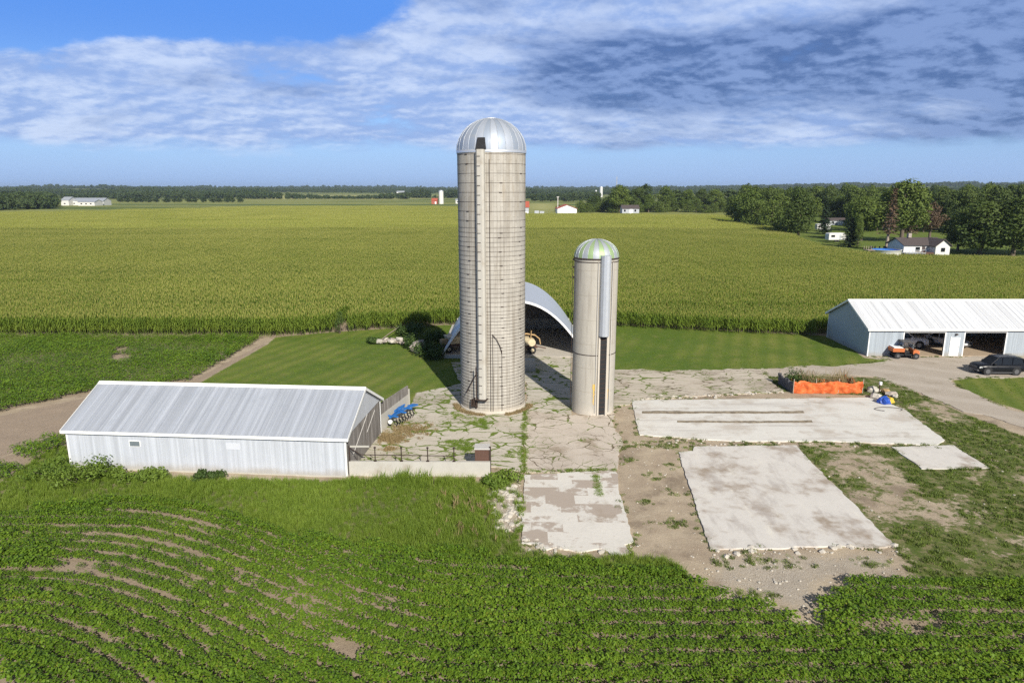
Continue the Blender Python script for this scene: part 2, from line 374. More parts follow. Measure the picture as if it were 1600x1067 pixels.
m, t = newmat('ground_cover'); p = t.pos()
def reg(nm): return t.n('ShaderNodeSeparateColor', {0: t.attr(nm).outputs['Color']}).outputs
ra, rb, rc = reg('rega'), reg('regb'), reg('regc')
n_big, n_mid, n_fin, n_grit = t.noise(p, .09, 4, .6), t.noise(p, .6, 6, .65), t.noise(p, 6, 5, .7), t.noise(p, 28, 3, .7)
grit = t.m('ADD', t.m('MULTIPLY', n_fin, .55), t.m('MULTIPLY', n_grit, .45))
def w(a, k=.9, n=None): return t.ss(t.m('ADD', a, t.m('MULTIPLY', t.m('SUBTRACT', n or t.m('ADD', t.m('MULTIPLY', n_mid, .5), t.m('MULTIPLY', n_fin, .5)), .5), k)), .38, .62)
c_dirt = t.mix(t.ss(n_mid, .3, .7), (.47, .385, .28), (.35, .275, .20)); c_dirt = t.mix(t.ss(n_grit, .56, .68), c_dirt, (.52, .46, .37))
c_dirt = t.mix(t.m('MULTIPLY', t.ss(t.noise(p, .33, 7, .65), .50, .66), .65), c_dirt, (.19, .145, .105)); c_dirt = t.mix(t.m('MULTIPLY', t.ss(t.noise(p, .5, 6, .7), .58, .7), .5), c_dirt, (.50, .42, .32))
c_soil = t.mix(n_mid, (.29, .225, .165), (.41, .325, .245)); c_soil = t.mix(t.ss(grit, .5, .66), c_soil, (.20, .15, .11))
# far farmland: strips of crops
fs = t.noise(t.mapv(p, (0, 0, 0), (0, 0, .05), (.0005, .0045, 1)), 1.0, 2, .4)
c_far = t.mix(t.ss(fs, .42, .46), (.10, .14, .03), (.25, .265, .08)); c_far = t.mix(t.ss(fs, .56, .58), c_far, (.07, .115, .03))
c_far = t.mix(t.ss(t.noise(p, .02, 3), .4, .7), c_far, (.18, .20, .055))
c_far = t.mix(rc[0], c_far, (.36, .35, .13))
c_lawn = t.mix(t.ss(n_big, .36, .64), (.098, .150, .022), (.195, .215, .048)); c_lawn = t.mix(t.m('MULTIPLY', t.ss(n_mid, .48, .72), .6), c_lawn, (.215, .205, .068))
mow = t.n('ShaderNodeTexWave', {'Vector': t.mapv(p, (0,0,0), (0,0,.35)), 'Scale': .16, 'Distortion': 3.5, 'Detail': 2, 'Detail Scale': .25}).outputs[1]
c_lawn = t.mix(t.m('MULTIPLY', mow, .6), c_lawn, (.088, .145, .020)); c_lawn = t.mix(t.m('MULTIPLY', t.ss(grit, .46, .62), .5), c_lawn, (.065, .11, .016))
c_lawn = t.mix(t.m('MULTIPLY', rc[1], .6), c_lawn, (.13, .175, .036))
c_weed = t.mix(n_mid, (.075, .12, .02), (.15, .17, .045)); c_weed = t.mix(t.ss(grit, .45, .65), c_weed, (.05, .085, .016))
c_weed = t.mix(t.m('MULTIPLY', t.ss(t.noise(p, 1.7, 10, .8), .46, .60), .75), c_weed, (.27, .22, .13))
c_grav = t.mix(t.ss(n_grit, .42, .6), (.32, .27, .21), (.55, .50, .43))
c = t.mix(rb[2], c_dirt, c_far); c = t.mix(w(rb[0]), c, c_soil)
c = t.mix(w(ra[1]), c, c_weed); c = t.mix(w(ra[0], .7), c, c_lawn)
n_dm = t.n('ShaderNodeMapRange', {0: t.noise(p, 1.1, 9, .78), 1: .25, 2: .75}).outputs[0]; c = t.mix(w(ra[2], 1.5, n_dm), c, c_dirt); c = t.mix(t.m('MULTIPLY', w(rb[1], .9), .8), c, c_grav)
finish(t, c, .95, 0, grit, .9, .06, .15); me.materials.append(m)

# ---- sheets laid on the ground
def jag(poly, step=.35, amp=.10, seed=0):
    rg = np.random.default_rng(seed); out = []; n = len(poly)
    for i in range(n):
        a, b = poly[i], poly[(i+1) % n]; L = np.hypot(*(b-a)); k = max(1, int(L/step))
        nrm = np.array([-(b-a)[1], (b-a)[0]])/max(L, 1e-6); off = 0
        for j in range(k):
            off = off*.6+rg.normal()*amp*.6; f = (j+(rg.random()*.5 if j else 0))/k
            out.append(a+(b-a)*f+nrm*(off if j else 0))
    return np.array(out)
def sheet(name, poly, top, mat, label, depth=.12, amp=.1, step=.35, seed=0):
    P = jag(np.asarray(poly), step, amp, seed)
    import bmesh
    bm = bmesh.new(); vs = [bm.verts.new((a, b, top)) for a, b in P]; f = bm.faces.new(vs)
    lo = [bm.verts.new((a, b, top-depth)) for a, b in P]
    for i in range(len(vs)):
        j = (i+1) % len(vs); bm.faces.new((vs[i], lo[i], lo[j], vs[j]))
    bmesh.ops.triangulate(bm, faces=[f]); bmesh.ops.recalc_face_normals(bm, faces=bm.faces)
    me = bpy.data.meshes.new(name); bm.to_mesh(me); bm.free(); me.materials.append(mat)
    o = link(bpy.data.objects.new(name, me)); return tag(o, label, kind='structure')
def concrete(name, base, crack=1.0, scale=.55, width=.035, green=.5, stain=(.30,.24,.19), stain_a=.5, dirt_a=.4, dirt_s=.25, seed=0.0, blocky=False, sq=(1,1,1), long_=None):
    m, t = newmat(name); p = t.mapv(t.pos(), (seed, seed*1.7, 0))
    nb, nm, nf, ng = t.noise(p, .22, 5, .6), t.noise(p, .9, 6, .65), t.noise(p, 5, 5, .7), t.noise(p, 24, 3, .7)
    c = t.mix(nm, tuple(k*.86 for k in base), tuple(min(.8, k*1.1) for k in base)); c = t.mix(t.m('MULTIPLY', t.ss(nf, .5, .7), .25), c, tuple(k*.7 for k in base))
    if blocky:
        br = t.n('ShaderNodeTexBrick', {'Vector': t.mapv(p, (0,0,0), (0,0,.02)), 'Color1': (0,0,0,1), 'Color2': (1,1,1,1), 'Mortar': (.4,.4,.4,1), 'Scale': 1.0, 'Mortar Size': .0, 'Brick Width': 1.7, 'Row Height': 1.1}).outputs[0]
        k = t.m('MULTIPLY', t.ss(t.m('ADD', t.m('MULTIPLY', t.sep(br)[0], .26), t.m('ADD', t.m('MULTIPLY', nm, .75), t.m('MULTIPLY', nb, .35))), .67, .75), stain_a)
    else: k = t.m('MULTIPLY', t.ss(t.m('ADD', t.m('MULTIPLY', nb, .7), t.m('MULTIPLY', nm, .35)), .50, .64), stain_a)
    c = t.mix(k, c, stain)
    if long_:
        lg = t.noise(t.mapv(p, rot=(0, 0, .12), sc=long_), 1.0, 7, .7); c = t.mix(t.m('MULTIPLY', t.ss(lg, .50, .66), .55), c, (.41, .37, .34)); c = t.mix(t.m('MULTIPLY', t.ss(lg, .34, .46), -.5), c, stain); c = t.mix(t.m('MULTIPLY', t.m('SUBTRACT', 1.0, t.ss(lg, .30, .42)), .7), c, (.72, .68, .60))
    c = t.mix(t.m('MULTIPLY', t.ss(t.noise(p, dirt_s, 6, .68), .56, .68), dirt_a), c, (.30, .235, .165))
    c = t.mix(t.m('MULTIPLY', t.ss(ng, .62, .7), .5), c, tuple(k*.45 for k in base))
    h = nf
    if crack:
        wv = t.n('ShaderNodeVectorMath', {0: t.noise(p, .7, 3, .6, out=1), 1: (.5,.5,.5)}, operation='SUBTRACT').outputs[0]
        wv = t.n('ShaderNodeVectorMath', {0: wv, 'Scale': .9}, operation='SCALE').outputs[0]
        pw = t.n('ShaderNodeVectorMath', {0: t.mapv(p, sc=sq), 1: wv}, operation='ADD').outputs[0]
        def vor(sc): return t.n('ShaderNodeTexVoronoi', {'Vector': pw, 'Scale': sc, 'Randomness': 1.0}, feature='DISTANCE_TO_EDGE').outputs['Distance']
        wn = t.m('MULTIPLY', t.ss(t.noise(p, .45, 4, .6), .32, .72), width*crack)
        wn = t.m('ADD', wn, t.m('MULTIPLY', t.m('SUBTRACT', nf, .5), width*.9))
        k1 = t.m('SUBTRACT', 1.0, t.ss(t.m('SUBTRACT', vor(scale), wn), -.012, .008))
        k2 = t.m('MULTIPLY', t.m('SUBTRACT', 1.0, t.ss(t.m('SUBTRACT', vor(scale*2.3), t.m('MULTIPLY', wn, .9)), -.014, .010)), t.ss(nb, .44, .58))
        ck = t.m('MAXIMUM', k1, k2)
        gr = t.mix(t.ss(t.m('ADD', t.m('MULTIPLY', t.noise(p, .35, 3), .8), t.m('MULTIPLY', nf, .3)), .62-green*.35, .76-green*.35), (.15, .115, .075), (.13, .18, .028))
        c = t.mix(ck, c, gr); h = t.m('ADD', nf, t.m('MULTIPLY', ck, -.8))
    finish(t, c, .9, 0, h, .35, .03, .2); return m
K_yl = concrete('cracked_yard_concrete', (.54,.49,.415), 1.5, .75, .060, 1.15, dirt_a=.4, seed=3, sq=(.8,1.2,1))
K_yc = concrete('worn_yard_concrete', (.57,.50,.425), .95, .62, .042, .35, dirt_a=.75, seed=17, stain_a=.4)
K_yr = concrete('broken_yard_concrete', (.55,.485,.40), 1.3, .66, .05, .45, dirt_a=.6, seed=29, sq=(.7,1.5,1))
K_lo = concrete('stained_barn_floor_concrete', (.68,.645,.59), 0, .22, .006, .4, (.37,.30,.245), .85, .3, .4, 41, True)
K_bg = concrete('pale_floor_concrete', (.66,.625,.58), 0, stain=(.38,.32,.265), stain_a=1.0, dirt_a=.75, dirt_s=.22, seed=53, long_=(.9, .25, 1))
K_tp = concrete('bleached_floor_concrete', (.70,.675,.625), 0, .10, .004, .3, (.47,.41,.345), .7, .4, .3, 67, long_=(.10, 1.3, 1))
S_ = []
S_.append(sheet('concrete_yard', POLY['yard_l'], .050, K_yl, 'cracked concrete yard with grass in its cracks beside the tall silo', seed=1))
S_.append(sheet('concrete_yard', POLY['yard_b'], .046, K_yl, 'cracked concrete apron in front of the arched barn', seed=2))
S_.append(sheet('concrete_yard', POLY['yard_c'], .054, K_yc, 'worn pale concrete in front of and between the two silos', seed=3))
S_.append(sheet('concrete_yard', POLY['yard_r'], .058, K_yr, 'broken concrete strip between the lawn and the bleached slab', amp=.25, seed=4))
S_.append(sheet('concrete_slab', POLY['pad_low'], .070, K_lo, 'concrete floor slab with brown rectangular stains in the foreground', amp=.06, step=.22, seed=5))
S_.append(sheet('concrete_slab', POLY['pad_big'], .075, K_bg, 'large pale concrete floor slab of a removed building', amp=.05, step=.25, depth=.2, seed=6))
S_.append(sheet('concrete_slab', POLY['pad_small'], .055, K_bg, 'small pale concrete slab in the weeds', amp=.05, seed=7))
S_.append(sheet('concrete_slab', POLY['pad_top'], .060, K_tp, 'long bleached concrete slab with two dirt filled gutters', amp=.06, step=.25, depth=.2, seed=8))
m, t = newmat('gravel_drive'); p = t.pos(); ng = t.noise(p, 22, 4, .75); nm = t.noise(p, .5, 5, .6)
c = t.mix(t.ss(ng, .35, .65), (.36, .305, .245), (.50, .44, .37)); c = t.mix(t.m('MULTIPLY', t.ss(nm, .5, .7), .5), c, (.30, .25, .185))
tr = t.n('ShaderNodeTexWave', {'Vector': t.mapv(p, (0,0,0), (0,0,2.2)), 'Scale': .09, 'Distortion': 6, 'Detail': 3, 'Detail Scale': .3}).outputs[1]
c = t.mix(t.m('MULTIPLY', t.ss(tr, .6, .9), .35), c, (.54, .48, .41)); c = t.mix(t.m('MULTIPLY', t.ss(t.noise(p, 1.2, 6, .7), .66, .72), .6), c, (.12, .13, .04))
finish(t, c, .95, 0, ng, .5, .03, .2); M_drive = m
sheet('driveway', POLY['drive'], .030, M_drive, 'pale gravel driveway curving past the grey shed', amp=.28, step=.5, seed=9)
m, t = newmat('gutter_dirt'); p = t.pos(); n = t.noise(p, 3, 6, .7)
finish(t, t.mix(t.ss(n, .42, .6), (.19, .155, .11), (.33, .27, .19)), .95, 0, n, .6, .03); M_gut = m
for i, q in enumerate(([(1003,643.5),(1255,643),(1257,646.5),(1003,647.2)], [(1058,658),(1180,658.5),(1268,657.5),(1270,661),(1180,662),(1058,661)])):
    tag(sheet('gutter', GP(q), .065, M_gut, ('dirt filled gutter across the bleached slab, farther one', 'dirt filled gutter across the bleached slab, nearer one')[i], .02, .06, .3, 30+i), kind='structure')

# ---------------------------------------------------------------- plants: prototype meshes
def leaf_quads(rg, C_, N_, L, Wd, droop=.3):
    """folded leaf per (centre, outward dir): 2 quads sharing a midrib-ish bend"""
    n = len(C_); up = np.array([0, 0, 1.]); a = N_/np.linalg.norm(N_, axis=1, keepdims=True)
    s = np.cross(a, up+rg.normal(0, .25, (n, 3))); s /= np.linalg.norm(s, axis=1, keepdims=True)+1e-9
    L = L[:, None]; Wd = Wd[:, None]
    p0 = C_; p1 = C_+a*L*.5; p2 = C_+a*L-up*L*droop
    V = np.stack([p0-s*Wd*.2, p0+s*Wd*.2, p1+s*Wd*.5, p1-s*Wd*.5, p2+s*Wd*.15, p2-s*Wd*.15], 1).reshape(-1, 3)
    b = np.arange(n)[:, None]*6
    return V, np.concatenate([b+[[0,1,2,3]], b+[[3,2,4,5]]], 0)
def join(parts):
    V, Q, m, o = [], [], [], 0
    for v, q, i in parts: V.append(v); Q.append(q+o); m.append(np.full(len(q), i)); o += len(v)
    return np.concatenate(V), np.concatenate(Q), np.concatenate(m)
def soy_mesh(seed, nl=60):
    rg = np.random.default_rng(seed); th = rg.random(nl)*6.283; r = np.sqrt(rg.random(nl))*.25; z = .50*(1-(r/.36)**2)*rg.uniform(.55, 1.05, nl)
    C_ = np.stack([np.cos(th)*r, np.sin(th)*r, z], 1); N_ = np.stack([np.cos(th+rg.normal(0,.7,nl)), np.sin(th+rg.normal(0,.7,nl)), rg.normal(.15,.35,nl)], 1)
    V, Q = leaf_quads(rg, C_, N_, rg.uniform(.065,.11,nl), rg.uniform(.05,.08,nl), .25); return np_mesh('soy_plant', V, Q, [M['soy']])
def tuft_mesh(name, seed, n, h, spread_, w, mat):
    rg = np.random.default_rng(seed); th = rg.random(n)*6.283; r = np.sqrt(rg.random(n))*spread_; hh = h*rg.uniform(.5, 1.1, n)
    base = np.stack([np.cos(th)*r, np.sin(th)*r, np.zeros(n)], 1); th2 = rg.random(n)*6.283; ln = hh*rg.uniform(.15, .7, n)
    mid = base+np.stack([np.cos(th2)*ln*.35, np.sin(th2)*ln*.35, hh*.6], 1); tip = base+np.stack([np.cos(th2)*ln, np.sin(th2)*ln, hh], 1)
    s = np.stack([-np.sin(th2), np.cos(th2), th2*0], 1)*w*.5
    V = np.stack([base-s, base+s, mid+s*.8, mid-s*.8, tip+s*.15, tip-s*.15], 1).reshape(-1, 3); b = np.arange(n)[:, None]*6
    return np_mesh(name, V, np.concatenate([b+[[0,1,2,3]], b+[[3,2,4,5]]], 0), [mat])
def corn_parts(rg, P, far=False):
    """stalks at P (n,3): leaves + tassel"""
    n = len(P); H = rg.uniform(2.0, 2.5, n); parts = []
    nl = 5 if far else 9; k = n*nl
    Pz = np.repeat(P, nl, 0); Hh = np.repeat(H, nl); f = np.tile(np.linspace(.30 if not far else .5, .92, nl), n); az = np.repeat(rg.random(n)*6.283, nl)+np.tile(np.arange(nl)*3.1, n)+rg.normal(0, .5, k)
    L = rg.uniform(.6, .95, k)*(1.15-.4*f); Wd = rg.uniform(.07, .10, k)*(1.7 if far else 1)
    dr = np.stack([np.cos(az), np.sin(az), az*0], 1); s = np.stack([-np.sin(az), np.cos(az), az*0], 1)*Wd[:, None]*.5
    p0 = Pz+np.stack([az*0, az*0, Hh*f], 1); p1 = p0+dr*(L*.45)[:, None]+[0,0,.28]; p2 = p0+dr*(L*.95)[:, None]+np.array([0,0,-.12])
    V = np.stack([p0-s, p0+s, p1+s, p1-s, p2+s*.2, p2-s*.2], 1).reshape(-1, 3); b = np.arange(k)[:, None]*6
    parts.append((V, np.concatenate([b+[[0,1,2,3]], b+[[3,2,4,5]]], 0), 0))
    if not far:                                                       # stalk
        az = rg.random(n)*3.14; s = np.stack([np.cos(az), np.sin(az), az*0], 1)*.018; top = P+np.stack([az*0, az*0, H], 1)
        V = np.stack([P-s, P+s, top+s*.5, top-s*.5], 1).reshape(-1, 3); parts.append((V, np.arange(n)[:, None]*4+[[0,1,2,3]], 0))
    nt = 3 if far else 6; k = n*nt; top = np.repeat(P+np.stack([H*0, H*0, H*.97], 1), nt, 0); az = rg.random(k)*6.283; sp = rg.uniform(0, .15, k)
    tip = top+np.stack([np.cos(az)*sp, np.sin(az)*sp, rg.uniform(.22, .40, k)], 1); s = np.stack([-np.sin(az), np.cos(az), az*0], 1)*(.022 if far else .011)
    V = np.stack([top-s, top+s, tip+s*.6, tip-s*.6], 1).reshape(-1, 3); parts.append((V, np.arange(k)[:, None]*4+[[0,1,2,3]], 1))
    return join(parts)
def corn_patch(name, seed, sx, sy, row, gap, far=False):
    rg = np.random.default_rng(seed); xs = np.arange(gap/2, sx, gap)-sx/2; ys = np.arange(row/2, sy, row)-sy/2; X, Y = np.meshgrid(xs, ys)
    P = np.stack([X.ravel()+rg.normal(0,.04,X.size), Y.ravel()+rg.normal(0,.04,X.size), X.ravel()*0+rg.normal(0,.06,X.size)], 1)
    if far: P = np.concatenate([P]); 
    V, Q, mi = corn_parts(rg, P, far); return proto(name, np_mesh(name, V, Q, [M['cornfar' if far else 'corn'], M['tassel']], mi))
# ---- the corn field
def corn_field():
    A = [corn_patch('corn_patch', 100+i, 6.0, 6.08, .76, .24) for i in range(3)]
    B = [corn_patch('corn_edge', 120+i, 1.5, .76, .76, .2) for i in range(4)]
    D = [corn_patch('corn_far', 140+i, 20.0, 20.0, .80, .40, True) for i in range(2)]
    def keep(X, Y):
        k = inside(CORN, X, Y); k &= ~((X > 37.3) & (X < 66) & (Y < 83.2)); k &= ~((np.abs(X+1.0) < 9) & (Y < 88.6)); 
        k &= ~((np.abs(X-G(531,519)[0]) < .8) & (Y < G(531,519)[1]+5)); return k
    def view(X, Y, mg): return (Y > 40) & (np.abs(X) < Y*.78+mg)
    P, idx, rot, sc = [], [], [], []; rg = np.random.default_rng(5)
    def put(X, Y, lo, n, flip=True):
        k = len(X); P.append(np.stack([X, Y, np.zeros(k)], 1)); idx.append(lo+rg.integers(0, n, k)); rot.append(rg.integers(0, 2, k)*math.pi if flip else np.zeros(k)); sc.append(np.stack([np.ones(k), np.ones(k), .84+.22*vnoise(X, Y, 22, 7)+.12*vnoise(X*.08, Y, 7, 8)], 1))
    step = 20.0; gx_, gy_ = np.meshgrid(np.arange(-900, 900, step), np.arange(290, 1000, step)); gx_, gy_ = gx_.ravel(), gy_.ravel()
    ok = inside(CORN, gx_, gy_) & view(gx_, gy_, 40); put(gx_[ok], gy_[ok], 7, 2)
    sx, sy = 6.0, 6.08; gx_, gy_ = np.meshgrid(np.arange(-330, 330, sx), np.arange(60, 280, sy)); gx_, gy_ = gx_.ravel(), gy_.ravel()
    v = view(gx_, gy_, 12); gx_, gy_ = gx_[v], gy_[v]
    full = np.ones(len(gx_), bool); anyc = np.zeros(len(gx_), bool)
    for a in np.linspace(-.5, .5, 5):
        for b in np.linspace(-.5, .5, 5): k = keep(gx_+a*sx, gy_+b*sy); full &= k; anyc |= k
    put(gx_[full], gy_[full], 0, 3)
    part = anyc & ~full; ox, oy = np.meshgrid((np.arange(4)-1.5)*1.5, (np.arange(8)-3.5)*.76)
    X = (gx_[part][:, None]+ox.ravel()[None]).ravel(); Y = (gy_[part][:, None]+oy.ravel()[None]).ravel(); k = keep(X, Y); put(X[k], Y[k], 3, 4)
    o = scatter('corn_field', np.concatenate(P), np.concatenate(rot), np.concatenate(sc), A+B+D, np.concatenate(idx))
    tag(o, 'wide field of tall tasselled corn behind the farmyard', kind='stuff')
    print('corn', len(np.concatenate(P)))
corn_field()
# ---- soybeans
SOY = [proto('soy_plant', soy_mesh(200+i)) for i in range(5)]
GAPS = [GP(g) for g in ([(50,876),(160,879),(240,893),(335,925),(318,934),(220,906),(110,893)], [(275,866),(292,868),(330,888),(420,914),(414,922),(345,898),(285,880)],
  [(380,843),(440,862),(432,868),(382,850)], [(262,820),(345,830),(343,837),(262,828)], [(556,928),(622,952),(612,960),(556,938)], [(485,1003),(530,1008),(590,1034),(572,1046),(505,1030)],
  [(655,1034),(745,1044),(805,1056),(792,1067),(720,1057)], [(1338,962),(1482,962),(1480,975),(1338,978)], [(1336,984),(1490,984),(1488,997),(1336,999)], [(1370,1006),(1490,1008),(1488,1014),(1370,1013)], [(1380,1046),(1500,1050),(1498,1057),(1385,1055)],
  [(835,996),(872,990),(876,1002),(840,1006)], [(-100,1035),(0,1040),(70,1080),(-100,1100)], [(1200,945),(1285,975),(1285,1000),(1240,985)], [(130,845),(160,820),(150,848)], [(345,908),(420,925),(500,950),(495,955),(410,932),(345,914)], [(140,850),(330,872),(330,876),(140,856)])]
def rowcurve(X): k = np.clip((X+22)/21, 0, 1); return -8.5*k*k*(3-2*k)
def soy_field():
    rg = np.random.default_rng(9); P = []
    row, gap = .86, .14; r = np.arange(14, 60, row); xs = np.arange(-34, 34, gap); X, Rr = np.meshgrid(xs, r); X = X.ravel()+rg.normal(0, .05, X.size); Y = Rr.ravel()+rowcurve(X)+rg.normal(0, .05, X.size)
    ok = inside(POLY['soy'], X, Y) & (Y > 17)
    for g in GAPS:
        q = inside(g, X, Y); e = pdist(g, X, Y); ok &= ~(q & (rg.random(len(X)) < np.clip(e/.35, .35, .93)))
    ri = np.round((Y-rowcurve(X))/row); hole = vnoise(X, ri*7.3, 2.6, 21)*.55+vnoise(X, ri*7.3, .6, 22)*.45
    ok &= hole < .90; small = np.clip(1.58-1.05*vnoise(X, ri*9.1, 4.0, 24)*(.25+.75*vnoise(X, Y, 6, 25))*1.2, .84, 1.16)
    P.append(np.stack([X[ok], Y[ok]], 1)); ns = ok.sum()
    big = small[ok]
    # the field left of the track and the strip beside the shed: rows parallel to the track
    a = np.array(G(0, 646)); b = np.array(G(290, 595)); dv = (b-a)/np.linalg.norm(b-a); nv = np.array([-dv[1], dv[0]])
    S, Tt = np.meshgrid(np.arange(-45, 75, .26), np.arange(-16, 75, .82)); X = a[0]+dv[0]*S.ravel()+nv[0]*Tt.ravel()+rg.normal(0,.06,S.size); Y = a[1]+dv[1]*S.ravel()+nv[1]*Tt.ravel()+rg.normal(0,.06,S.size)
    h = vnoise(X, Y, 2.5, 31)*.6+vnoise(X, Y, .9, 32)*.4
    ok1 = inside(POLY['soy_l'], X, Y) & (h < .97); ok2 = inside(POLY['soy_strip'], X, Y) & (h < .62)
    for g in ([(180,545),(235,548),(225,560),(175,570),(170,565)], [(310,556),(350,553),(352,562),(315,566)]): ok1 &= ~(inside(GP(g), X, Y) & (h > .52))
    k = ok1 | ok2; P.append(np.stack([X[k], Y[k]], 1)); sc = np.concatenate([big, np.full(k.sum(), 1.25)])
    P = np.concatenate(P); n = len(P); s = sc*rg.uniform(.72, 1.15, n)*(.8+.4*vnoise(P[:,0], P[:,1], 5, 23))
    o = scatter('soybean_field', np.c_[P, np.zeros(n)], rg.random(n)*6.283, s, SOY)
    tag(o, 'leafy green soybean rows curving across the foreground and left field', kind='stuff'); print('soy', n)
soy_field()
# ---- grass and weeds
TALL = [proto('grass_tuft', tuft_mesh('grass_tuft', 300+i, 46, .50, .26, .022, M['grass'])) for i in range(4)]
SHORT = [proto('grass_tuft', tuft_mesh('short_tuft', 320+i, 40, .10, .20, .016, M['grass'])) for i in range(3)]
WEED = [proto('weed_tuft', tuft_mesh('weed_tuft', 340+i, 30, .13, .20, .035, M['weed'])) for i in range(3)]
def fill(poly, dens, rg):
    lo, hi = poly.min(0), poly.max(0); n = int((hi-lo).prod()*dens); X = rg.uniform(lo[0], hi[0], n); Y = rg.uniform(lo[1], hi[1], n); k = inside(poly, X, Y); return X[k], Y[k]
PADS = [POLY[k] for k in ('pad_low','pad_big','pad_small','pad_top','yard_l','yard_b','yard_c','yard_r')]
def offpads(X, Y):
    k = np.ones(X.shape, bool)
    for q in PADS: k &= ~inside(q, X, Y)
    return k
def grasses():
    rg = np.random.default_rng(13); clip = (lambda X, Y: (X > -44) & (X < 64) & (Y < 92))
    X, Y = fill(POLY['tall'], 16, rg); k = clip(X, Y) & offpads(X, Y) & ~(cover(POLY['rubble'], X, Y, 1.2) > rg.random(len(X))); X, Y = X[k], Y[k]; s = .34+.6*vnoise(X, Y, 4, 41)
    wall = np.clip(1-np.abs(Y-39.3)/1.3, 0, 1)*((X > -10.3) & (X < -2)); s = s+wall*(.35+.9*np.exp(-((X+6.3)/2.2)**2))
    o = scatter('tall_grass', np.c_[X, Y, X*0], rg.random(len(X))*6.283, s, TALL); tag(o, 'bright tall grass below the metal shed and the low wall', kind='stuff'); n1 = len(X)
    P, S, I = [], [], []
    def put(X, Y, s, lo, n): P.append(np.c_[X, Y, X*0]); S.append(s); I.append(lo+rg.integers(0, n, len(X)))
    X, Y = fill(POLY['verge'], 12, rg); k = clip(X, Y) & offpads(X, Y)
    v = vnoise(X, Y, 3.2, 11)*.6+vnoise(X, Y, 1.1, 12)*.4; bb = inside(GP([(1300,695),(1400,692),(1440,735),(1560,735),(1500,790),(1390,790),(1330,745)]), X, Y)
    k &= (v < .62) & (~bb | (v < .42)) & (rg.random(len(X)) < .6) & ~((v > .52) & (rg.random(len(X)) < .5))
    put(X[k], Y[k], rg.uniform(.5, 1.1, k.sum()), 3, 3)
    k2 = k & (rg.random(len(X)) < .5); put(X[k2], Y[k2], rg.uniform(.6, 1.3, k2.sum()), 0, 3)
    for nm, dn in (('lawn_l', 5), ('lawn_r', 5), ('lawn_far_r', 5)):
        X, Y = fill(POLY[nm], dn, rg); k = clip(X, Y) & offpads(X, Y); put(X[k], Y[k], rg.uniform(.35, .75, k.sum()), 0, 3)
    # ragged tufts along slab rims, and sparse ones in the dirt
    for nm, dn in (('pad_big', 3.0), ('pad_low', 4.0), ('pad_small', 4), ('pad_top', 1.6), ('yard_l', 3), ('yard_c', 2.5), ('yard_r', 3.5), ('drive', 2.5)):
        q = POLY[nm]
        for i in range(len(q)):
            a, b = q[i], q[(i+1) % len(q)]; L = np.hypot(*(b-a)); n = rg.poisson(L*dn*1.6)
            f = rg.random(n); o_ = rg.normal(0, .16, n); nv = np.array([-(b-a)[1], (b-a)[0]])/max(L, .1); XX = a[0]+(b-a)[0]*f+nv[0]*o_; YY = a[1]+(b-a)[1]*f+nv[1]*o_
            k = (vnoise(XX, YY, 1.6, 51+i) > .45) & clip(XX, YY); put(XX[k], YY[k], rg.uniform(.4, 1.1, k.sum()), 0, 6)
    for nm, th in (('dirt', .72), ('rubble_r', .64), ('rubble', .70), ('dirt_b', .42)):
        X, Y = fill(POLY[nm], 9, rg); k = (vnoise(X, Y, 1.3, 61) > th) & offpads(X, Y); put(X[k], Y[k], rg.uniform(.4, 1.1, k.sum()), 0, 6)
    # seams and big joints in the yard
    for a, b, n, sp in (((820,640),(818,738),110,.10), ((820,738),(965,735),70,.15), ((700,690),(732,704),90,.22), ((722,688),(733,705),60,.2), ((752,655),(758,672),60,.18), ((800,715),(820,700),50,.35), ((640,676),(735,672),70,.10), ((930,745),(936,775),70,.13), ((700,645),(760,662),50,.3)):
        a, b = np.array(G(*a)), np.array(G(*b)); f = rg.random((n, 1)); Q = a+(b-a)*f+rg.normal(0, sp, (n, 2)); put(Q[:,0], Q[:,1], rg.uniform(.5, 1.0, n), 0, 3); P[-1][:, 2] = .05
    P = np.concatenate(P); S = np.concatenate(S); I = np.concatenate(I)
    o = scatter('weedy_grass', P, rg.random(len(P))*6.283, S, SHORT+WEED, I); tag(o, 'short grass and weeds on the verges, slab edges and lawns', kind='stuff'); print('grass', n1, len(P))
grasses()
